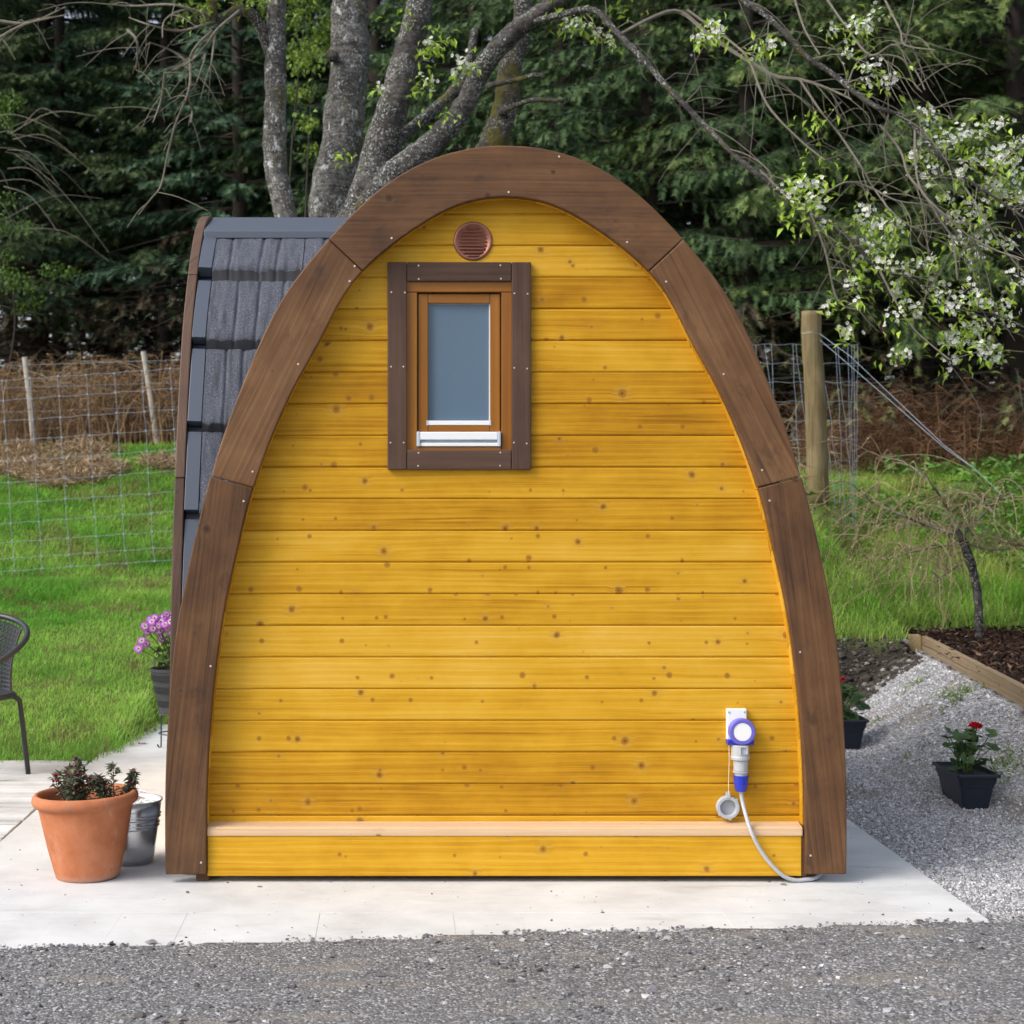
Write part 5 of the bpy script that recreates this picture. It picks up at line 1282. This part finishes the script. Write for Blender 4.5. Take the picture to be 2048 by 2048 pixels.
# flowering sprays of the diagonal limb
main = [[(1060, 45, 11.25, 8), (1120, 30, 11.1, 8), (1187, 20, 11.0, 7.5), (1238, 69, 10.9, 7), (1296, 130, 10.8, 7), (1343, 183, 10.7, 6.5), (1420, 261, 10.6, 6.5), (1475, 315, 10.5, 6), (1551, 377, 10.45, 6), (1620, 424, 10.4, 5.5), (1703, 482, 10.3, 5), (1757, 536, 10.2, 4), (1830, 562, 10.2, 3.5), (1884, 612, 10.1, 3), (1985, 628, 10.1, 2.5), (2060, 660, 10.0, 2)],
        [(1420, -180, 10.9, 9), (1450, -60, 10.6, 8), (1486, 0, 10.5, 8), (1522, 22, 10.45, 7), (1573, 69, 10.4, 7), (1612, 112, 10.35, 7), (1667, 149, 10.3, 6.5), (1710, 185, 10.2, 6), (1754, 214, 10.1, 6), (1801, 232, 10.1, 5), (1830, 257, 10.1, 5), (1866, 297, 10, 4.5), (1906, 337, 10, 4), (1946, 366, 9.9, 4), (2000, 402, 9.9, 3.5), (2070, 450, 9.8, 3)],
        [(1238, 69, 10.9, 4), (1348, 22, 11.2, 5), (1420, 72, 11.1, 5), (1493, 120, 11.0, 4.5), (1551, 152, 10.9, 4), (1602, 159, 10.8, 3.5), (1656, 177, 10.7, 3), (1703, 199, 10.6, 2.5)],
        [(1375, 20, 11.2, 3.5), (1470, 90, 11, 3), (1500, 125, 10.9, 3), (1535, 210, 10.8, 3), (1600, 280, 10.7, 2.5), (1650, 320, 10.6, 2)],
        [(1760, 250, 10.1, 3.5), (1800, 300, 10.1, 3), (1817, 350, 10.05, 3), (1850, 390, 10, 3), (1880, 440, 10, 3), (1905, 480, 10, 2.5), (1915, 560, 10, 2)],
        [(1830, 257, 10.1, 3), (1831, 330, 10.0, 2.5), (1845, 385, 9.95, 2.5), (1890, 430, 9.9, 2.5), (1950, 480, 9.9, 2), (2040, 520, 9.8, 2)],
        [(1906, 337, 10, 3), (1965, 430, 9.9, 2.5), (2010, 500, 9.9, 2), (2060, 560, 9.9, 2)],
        [(1600, 160, 10.4, 3), (1640, 220, 10.3, 2.5), (1680, 270, 10.3, 2.5), (1720, 330, 10.2, 2.5), (1750, 380, 10.2, 2), (1790, 430, 10.1, 2), (1850, 470, 10.1, 1.8)],
        [(1757, 536, 10.2, 3), (1790, 600, 10.1, 2.5), (1830, 660, 10.1, 2.2), (1900, 720, 10, 2)],
        [(1620, 424, 10.4, 3), (1650, 500, 10.3, 2.5), (1675, 600, 10.3, 2), (1720, 620, 10.25, 1.6)],
        [(1520, 340, 10.5, 3), (1570, 390, 10.4, 2.5), (1640, 460, 10.4, 2.2), (1700, 500, 10.3, 2)],
        [(1640, 395, 10.4, 3), (1690, 365, 10.3, 2.5), (1740, 375, 10.3, 2.5), (1790, 400, 10.2, 2), (1850, 410, 10.2, 1.6)],
        [(1655, 0, 10.7, 3), (1690, 50, 10.6, 2.5), (1740, 110, 10.5, 2.5), (1790, 90, 10.4, 2), (1830, 140, 10.4, 2), (1850, 180, 10.3, 1.6)],
        [(1590, 0, 10.8, 3), (1610, 60, 10.7, 2.5), (1640, 110, 10.6, 2)], [(1770, 0, 10.5, 2.5), (1800, 60, 10.4, 2.2), (1810, 90, 10.3, 2), (1870, 100, 10.2, 1.8)],
        [(1690, 190, 10.3, 2.5), (1720, 120, 10.3, 2), (1800, 115, 10.2, 2), (1830, 170, 10.2, 1.8), (1840, 180, 10.2, 1.6)]]
brm = MB(); twm = MB(); allp = []
for q in main:
    ps = smooth_path([P(a, b, z) for a, b, z, r in q], 6); rs = lin([r * .85 * z / F for a, b, z, r in q], 6)
    (brm if q[0][3] > 4.5 else twm).tube(ps, rs, 8 if q[0][3] > 4.5 else 5, .25)
    allp += ps[6:]
random.seed(77)
for i in range(210):
    p = random.choice(allp); l = random.uniform(.15, .62)
    d = Vector((random.gauss(.55, .45), random.gauss(0, .35), random.gauss(-.35, .5))).normalized()
    ps = smooth_path([p, p + d * l * .4 + Vector((0, 0, .03 * random.random())), p + d * l * .8 + Vector((random.gauss(0, .04), 0, -.10 * l)), p + d * l + Vector((random.gauss(0, .06), 0, -.30 * l))], 4)
    twm.tube(ps, np.linspace(.0034, .0015, len(ps)), 4)
brm.build('branch', 'bark', t4, smooth=True)['kind'] = 'stuff'; twm.build('twigs', 'twig', t4)['kind'] = 'stuff'
cl = [(1348 + .3623 * a, .3623 * b, w) for a, b, w in [(230, 130, 1), (250, 180, 1), (150, 205, 1), (540, 240, 1), (470, 270, 1), (1000, 130, 1.3), (1090, 110, 1.4), (1040, 150, 1), (860, 175, 1), (960, 280, 1.3), (1080, 370, 1.2), (1080, 450, 1.3), (1190, 440, 1.3), (1380, 605, .8), (1430, 670, 1.5), (1560, 760, 1.6), (1640, 740, 1.4), (1720, 720, 1.2), (1800, 690, 1.2), (1480, 800, 1.3), (1380, 850, 1.3), (1310, 860, .8), (1410, 965, 1.6), (1640, 900, 1.2), (1720, 850, 1), (1820, 840, 1.7), (1860, 890, 1.7), (1780, 900, 1.3), (1590, 980, 1.2), (1850, 1000, 1.5), (1800, 1040, 1.3), (1740, 1010, 1), (1510, 1090, 1.3), (1060, 1140, 1.3), (1030, 1200, 1.1), (1090, 1240, 1.2), (1180, 1250, 1.4), (1230, 1240, 1), (1540, 1205, 1.3), (1650, 1130, 1), (1690, 1180, 1.1), (1730, 1100, .7), (1900, 1110, 1.2), (650, 1050, 1.2), (700, 1020, 1), (780, 1015, 1.3), (760, 1110, 1.3), (700, 1080, 1), (840, 1225, .8), (790, 1130, 1), (1000, 1335, .9), (1090, 1330, 1.2), (1100, 1380, 1), (1570, 1330, 1.3), (1700, 1340, 1.2), (1850, 1335, 1.5), (1030, 1430, 1), (1160, 1450, 1.3), (1340, 1450, 1.1), (1430, 1430, 1), (1250, 1490, 1.2), (1640, 1420, 1.2), (1000, 1560, 1.2), (1220, 1570, .9), (1240, 1620, 1), (1450, 1590, 1.2), (1500, 1650, 1.6), (1520, 1690, 1.2), (1640, 1620, 1.5), (1700, 1680, 1.3), (1800, 1690, 1.2), (1830, 1760, 1.5), (1210, 1760, 1.3), (1320, 1700, 1.2), (1350, 1740, 1), (1650, 1800, 1.3), (1690, 1840, 1.5), (1530, 1860, 1.4), (960, 1825, 1), (1730, 1925, 1.1), (1890, 1550, 1.5), (850, 1690, .8), (1000, 1660, .6), (1900, 790, 1)]]
cl += [(680 + .3623 * a, .3623 * b, w) for a, b, w in [(485, 245, 1), (690, 330, 1.2), (640, 405, 1.1), (480, 440, 1.2), (220, 490, .8), (1270, 115, 1.3), (1330, 135, 1.4), (1440, 190, 1), (1490, 230, .8), (720, 370, .9)]]
cl += [(1400 + .3354 * a, 600 + .3354 * b, w) for a, b, w in [(1480, 225, 1.3), (1530, 250, 1), (1640, 170, 1.5), (1610, 230, 1), (1710, 300, 1.4), (1500, 385, 1.4), (1160, 325, 1), (1210, 325, .8), (880, 195, 1), (1790, 330, 1)]]
V = []; Fq = []; T = []; lp = []; ld = []
for (a, b, w) in cl:
    Z = 10.2 + random.uniform(-.25, .25) if a > 1340 else 11.2
    c = P(a, b, Z)
    for i in range(int(7 * w * w) + 5):
        f = c + Vector((random.gauss(0, .026 * w), random.gauss(0, .03 * w), random.gauss(0, .022 * w)))
        nrm = Vector((random.gauss(0, .6), random.gauss(-.7, .5), random.gauss(.1, .6))).normalized(); u = nrm.orthogonal().normalized(); v_ = nrm.cross(u); r_ = random.uniform(.012, .016)
        col = (.84, .84, .86) if random.random() < .85 else (.72, .74, .72)
        for q in range(5):
            th = 2 * math.pi * q / 5 + random.random() * .2; d = u * math.cos(th) + v_ * math.sin(th); s_ = nrm.cross(d); o = len(V)
            V += [tuple(f), tuple(f + d * r_ * .65 + s_ * r_ * .42 + nrm * r_ * .25), tuple(f + d * r_ * 1.05 + nrm * r_ * .3), tuple(f + d * r_ * .65 - s_ * r_ * .42 + nrm * r_ * .25)]
            T += [(.50, .52, .30)] + [col] * 3; Fq.append((o, o + 1, o + 2, o + 3))
    for i in range(int(9 * w) + 3):
        lp.append(tuple(c + Vector((random.gauss(0, .038 * w), random.gauss(0, .035), random.gauss(-.012, .033 * w))))); ld.append((random.gauss(0, 1), random.gauss(-.2, .6), random.gauss(-.3, .8)))
for (a, b) in [(1348 + .3623 * x_, .3623 * y_) for x_, y_ in [(650, 1200), (690, 1180), (640, 1220), (720, 1000), (700, 1040), (730, 980), (150, 220), (450, 290), (780, 660), (760, 680), (1010, 1520), (1060, 1540), (880, 870), (1230, 1260), (1130, 1350), (1080, 1310), (960, 1660), (1640, 1640), (1690, 1180)]] + [(680 + .3623 * x_, .3623 * y_) for x_, y_ in [(540, 210), (570, 200), (520, 270), (330, 80), (1340, 160), (1240, 130), (1560, 40), (1500, 240), (1190, 40), (550, 640), (440, 520), (20, 890), (470, 300)]]:
    c = P(a, b, 10.3 if a > 1340 else 11.2)
    for i in range(14): lp.append(tuple(c + Vector((random.gauss(0, .055), random.gauss(0, .05), random.gauss(0, .05))))); ld.append((random.gauss(0, 1), random.gauss(-.3, .6), random.gauss(-.5, .7)))
bl = poly_mesh('blossom', np.array(V), np.array(Fq), 'petal', np.array(T), t4); bl['kind'] = 'stuff'
n = len(lp); lf = leaves('leaves', lp, ld, rng.uniform(.035, .075, n), rng.uniform(.018, .034, n), tints(n, (.20, .33, .025), (.38, .52, .07)), t4); lf['kind'] = 'stuff'

# ------------------------------------------------------------------ spruces
def spruce_mesh(seed, Hh=13.0, L0=2.7, zlo=.7, ca=(.016, .034, .022), cb=(.040, .070, .036), tip=(.075, .105, .035), tipamt=.35, dead=1.6, hang=.8, upto=11.0, near=False):
    rnd = random.Random(seed); g = np.random.default_rng(seed)
    P0 = []; DR = []; TT = []; LN = []
    brV = MB(); z = zlo
    tc = np.array
    while z < Hh - .4:
        nb = rnd.choice((4, 5, 5, 6)) if z < upto else 4
        for q in range(nb):
            az = rnd.uniform(0, 2 * math.pi); L = L0 * (1 - (z / Hh)) ** .75 * rnd.uniform(.7, 1.12) + .15
            zz = z + rnd.uniform(-.12, .12); up = rnd.uniform(.02, .22); dr = rnd.uniform(.25, .50)
            ca_, sa_ = math.cos(az), math.sin(az)
            def bp(s): return np.array([ca_ * L * s, sa_ * L * s, zz + L * (up * s - dr * s * s + .16 * s ** 4)])
            isdead = zz < dead * rnd.uniform(.6, 1.2)
            pts_ = [bp(s) for s in (0, .35, .7, 1.0)]
            brV.tube(pts_, [.020, .014, .009, .004], 4, caps=False)
            ns = max(4, int(L / (.085 if z < upto else .3)))
            for i in range(ns):
                s = .16 + .84 * (i + rnd.random()) / ns
                if isdead and rnd.random() < .82: continue
                if s < .38 and rnd.random() < .55: continue
                p = bp(s); t = bp(min(s + .02, 1.02)) - bp(s - .02); t /= np.linalg.norm(t)
                for sg in (-1, 1):
                    sd = np.array([-sa_ * sg, ca_ * sg, 0.0]); l = (.16 + .42 * L / L0 * (1 - s) ** .6) * rnd.uniform(.6, 1.25)
                    d = t * rnd.uniform(.45, .9) + sd * rnd.uniform(.5, 1.0) + np.array([0, 0, -rnd.uniform(.1, 1.0) * hang]); d /= np.linalg.norm(d)
                    nseg = max(1, int(l / .085)); cur = p.copy(); base = rnd.random()
                    cc = tc(ca) * (1 - base) + tc(cb) * base
                    if isdead: cc = tc((.060, .042, .026))
                    for k in range(nseg):
                        P0.append(cur.copy()); DR.append(d.copy()); LN.append(.095)
                        f = (k + 1) / nseg; tp = tipamt * (f > .75) * rnd.random() * (s > .3)
                        TT.append((cc * (1 - tp) + tc(tip) * tp) * rnd.uniform(.62, 1.25))
                        cur = cur + d * .085; d = d + np.array([rnd.gauss(0, .08), rnd.gauss(0, .08), -.13 * hang]); d /= np.linalg.norm(d)
                P0.append(p); DR.append(t); LN.append(.12); TT.append(tc(ca) * .5 + tc(cb) * .5)
        z += rnd.uniform(.20, .34) if z < upto else .55
    P0 = np.array(P0); DR = np.array(DR); LN = np.array(LN)[:, None]; TT = np.array(TT); n = len(P0)
    up = g.normal(0, .5, (n, 3)) + [0, 0, 1]; S_ = np.cross(DR, up); S_ /= np.linalg.norm(S_, axis=1)[:, None]; U = np.cross(S_, DR)
    V = []; 
    nl, nw = (.066, .010) if near else (.080, .0125)
    nn = 8
    for k in range(nn):
        b = P0 + DR * LN * (k // 2 + .2) / (nn / 2); sg = 1 if k % 2 else -1
        dd = DR * .75 + S_ * sg * .62 + U * g.uniform(-.3, .35, (n, 1)); e = b + dd * nl * g.uniform(.7, 1.2, (n, 1))
        V.append(np.stack([b - DR * nw, b + DR * nw, e], 1))
    V = np.stack(V, 1).reshape(-1, 3); Fs = np.arange(len(V)).reshape(-1, 3)
    print('spruce tris', len(Fs)); return V, Fs, np.repeat(TT, nn * 3, 0), brV
def make_spruce(name, label, group, loc, seed, scale=1.0, **kw):
    t = empty(name, label, 'tree', loc, group)
    V, Fs, T, brV = spruce_mesh(seed, **kw); Hh = kw.get('Hh', 13.0)
    o = poly_mesh('crown', V, Fs, 'needle', T, t); o.location = (0, 0, 0)
    MB().tube([(0, 0, -.2), (.02, .03, Hh * .3), (-.02, 0, Hh * .65), (0, 0, Hh)], [.13, .10, .06, .01], 10, .1).build('trunk', 'sprucebark', t, smooth=True).location = (0, 0, 0)
    bo_ = brV.build('branches', 'sprucebark', t, fixn=False); bo_.location = (0, 0, 0); bo_['kind'] = 'stuff'
    t.scale = (scale,) * 3; t.rotation_euler.z = random.uniform(0, 6.28)
    return t
def copy_tree(src, loc, scale, rz, label, group):
    c = src.copy(); COL.objects.link(c); c.location = loc; c.scale = scale; c.rotation_euler = (random.gauss(0, .015), random.gauss(0, .015), rz)
    c['label'] = label; c['group'] = group
    for chd in src.children:
        d = chd.copy(); COL.objects.link(d); d.parent = c
    return c
random.seed(11)
def tree_loc(px, Z): x = (px - VX) * Z / F; y = Z - D; return (x, y, float(terrain(x, y)) - .05)
G1 = 'dark spruces massed behind the lawn'; L1 = 'dark bluish green spruce in the forest behind the far lawn'
G2 = 'spruces behind the cherry trunks and wire fence'; L2 = 'green spruce with drooping boughs behind the wire fence and cherry sprays'
G3 = 'spruces deeper in the forest'; L3 = 'dim spruce deeper in the forest behind the front row'
sa = make_spruce('spruce_tree', 'dark bluish spruce rising behind the outer grey fence post', G1, tree_loc(120, 27), 1, ca=(.030, .070, .042), cb=(.078, .145, .080), tip=(.12, .18, .085), tipamt=.3, dead=3.2)
sb = make_spruce('spruce_tree', 'olive toned spruce behind the leaning fence post next to the pod', G1, tree_loc(330, 26), 2, ca=(.034, .066, .030), cb=(.090, .135, .052), tip=(.13, .165, .065), tipamt=.25, dead=2.6, L0=2.4)
sc_ = make_spruce('spruce_tree', 'spruce with long hanging boughs just past the arch apex', G2, tree_loc(1120, 21.5), 3, ca=(.036, .078, .038), cb=(.090, .158, .062), tip=(.16, .225, .075), tipamt=.5, dead=2.3, hang=1.2, near=True)
sd_ = make_spruce('spruce_tree', 'bright yellow tipped spruce right behind the thickest blossom', G2, tree_loc(1850, 20.5), 4, ca=(.040, .082, .030), cb=(.100, .165, .050), tip=(.22, .27, .08), tipamt=.75, dead=1.9, hang=1.0, near=True, L0=3.0)
NL = {-60: 'dark spruce standing behind the light green hazel bush', 480: 'bluish spruce beside the slim silvery cherry trunk above the tiled roof', 610: 'olive toned spruce behind the fresh birch foliage', 760: 'green spruce showing between the thickest and the dark leaning cherry trunks', 230: 'spruce set back between the two spruces at the grey fence posts', 20: 'spruce set back behind the bare lichened branches', 420: 'spruce set back above the gable end of the tiled roof', 940: 'spruce behind the mossy cherry trunk', 1310: 'spruce whose boughs reach down to the upper joint of the pod arch', 1500: 'yellow tipped spruce behind the lowest straight cherry branch', 1660: 'spruce directly behind the round strainer post', 2030: 'yellow tipped spruce over the raised bed and dead brush', 2200: 'outermost spruce past the yellow tipped one over the raised bed', 1750: 'yellow tipped spruce set back between strainer post and thickest blossom', 1400: 'spruce set back in the dark gap beside the pod arch', 1960: 'yellow tipped spruce set back behind the thickest blossom', 1040: 'spruce set back behind the arch apex'}
for (px, Z, s_, src) in [(-60, 25.5, 1.05, sb), (480, 25, 1, sa), (610, 26.5, 1.1, sb), (760, 24.5, 1.05, sc_), (230, 29.5, 1.15, sa), (20, 30, 1.1, sa), (420, 30, 1.1, sb)]:
    copy_tree(src, tree_loc(px, Z), (s_ * random.uniform(.9, 1.1),) * 2 + (s_,), random.uniform(0, 6.28), NL[px], G1)
for (px, Z, s_, src) in [(940, 23, 1.05, sc_), (1310, 20.8, 1.0, sc_), (1500, 20.2, 1.05, sd_), (1660, 21.5, 1.1, sc_), (2030, 20.0, 1.05, sd_), (2200, 21, 1.0, sc_), (1750, 23.5, 1.1, sd_), (1400, 23.5, 1.1, sc_), (1960, 23.5, 1.15, sd_), (1040, 26, 1.1, sc_)]:
    copy_tree(src, tree_loc(px, Z), (s_ * random.uniform(.9, 1.1),) * 2 + (s_,), random.uniform(0, 6.28), NL[px], G2)
for i in range(30):
    px = -150 + 2500 * (i + random.random() * .8) / 30; Z = random.choice((30, 33, 37)) + random.uniform(-1.5, 1.5)
    if 90 < px < 200 or (px < 460 and i % 2): continue
    s_ = random.uniform(1.05, 1.35); copy_tree(random.choice((sa, sb)), tree_loc(px, Z), (s_, s_, s_), random.uniform(0, 6.28), L3, G3)

# ------------------------------------------------------------------ broad-leaved greenery in the forest edge
def leafy(name, label, clumps, Z, n_per, col, L=.07, stems=(), sp=.28):
    base = P(clumps[0][0], 900, Z); t = empty(name, label, 'tree', (base.x, base.y, float(terrain(base.x, base.y))))
    pos = []
    mb = MB(); g = Vector(t['_w'])
    for (a, b, r) in clumps:
        c = P(a, b, Z + random.uniform(-.5, .5)); rr_ = r * Z / F
        for k in range(max(3, int(r / 10))):
            cc = np.array(c) + rng.normal(0, rr_ * .5, 3); m = n_per // 3
            pos.append(cc + rng.normal(0, 1, (m, 3)) * [rr_ * .28, rr_ * .28, rr_ * .22])
        if (a, b, r) == clumps[0] or random.random() < .15: mb.tube(smooth_path([g, g.lerp(c, .55) + Vector((random.gauss(0, .2), 0, .3)), c], 6), np.linspace(.022, .005, 13), 6)
    pos = np.vstack(pos); n = len(pos)
    mb.build('stems', 'sprucebark', t)['kind'] = 'stuff'
    o = leaves('crown', pos, rng.normal(size=(n, 3)) + [0, -.2, -.4], rng.uniform(.7, 1.2, n) * L, rng.uniform(.45, .7, n) * L, tints(n, *col), t); o['kind'] = 'stuff'
random.seed(3)
leafy('birch_tree', 'fresh light green birch foliage showing between the slim and thick cherry trunks', [(610, 30, 45), (600, 90, 45), (625, 140, 45), (600, 190, 40), (615, 240, 35), (640, 60, 40), (605, 0, 45), (600, -60, 50)], 19, 130, ((.10, .17, .02), (.20, .30, .045)))
leafy('hazel_bush', 'light green leafy bush at the forest edge in front of the dark spruces', [(-10, 440, 50), (10, 480, 40), (-30, 520, 60), (20, 560, 40), (60, 600, 35), (120, 545, 35), (-5, 200, 40), (10, 230, 30)], 23, 140, ((.045, .105, .015), (.11, .20, .03)))
# lichened bare branches low in the forest edge
lb = empty('bare_bush', 'bare lichen covered grey branches in front of the dark spruces', 'bush', P(60, 500, 21.5))
mb = MB()
for i in range(20):
    a = P(random.uniform(-60, 60), random.uniform(230, 460), 21.5 + random.random()); d = Vector((random.uniform(.3, 1.3), random.gauss(0, .3), random.gauss(-.15, .3)))
    mb.tube(smooth_path([a, a + d * .5 + Vector((0, 0, .12)), a + d + Vector((0, 0, -.1))], 5), np.linspace(.007, .003, 11), 4)
mb.build('branches', 'twig', lb)['kind'] = 'stuff'
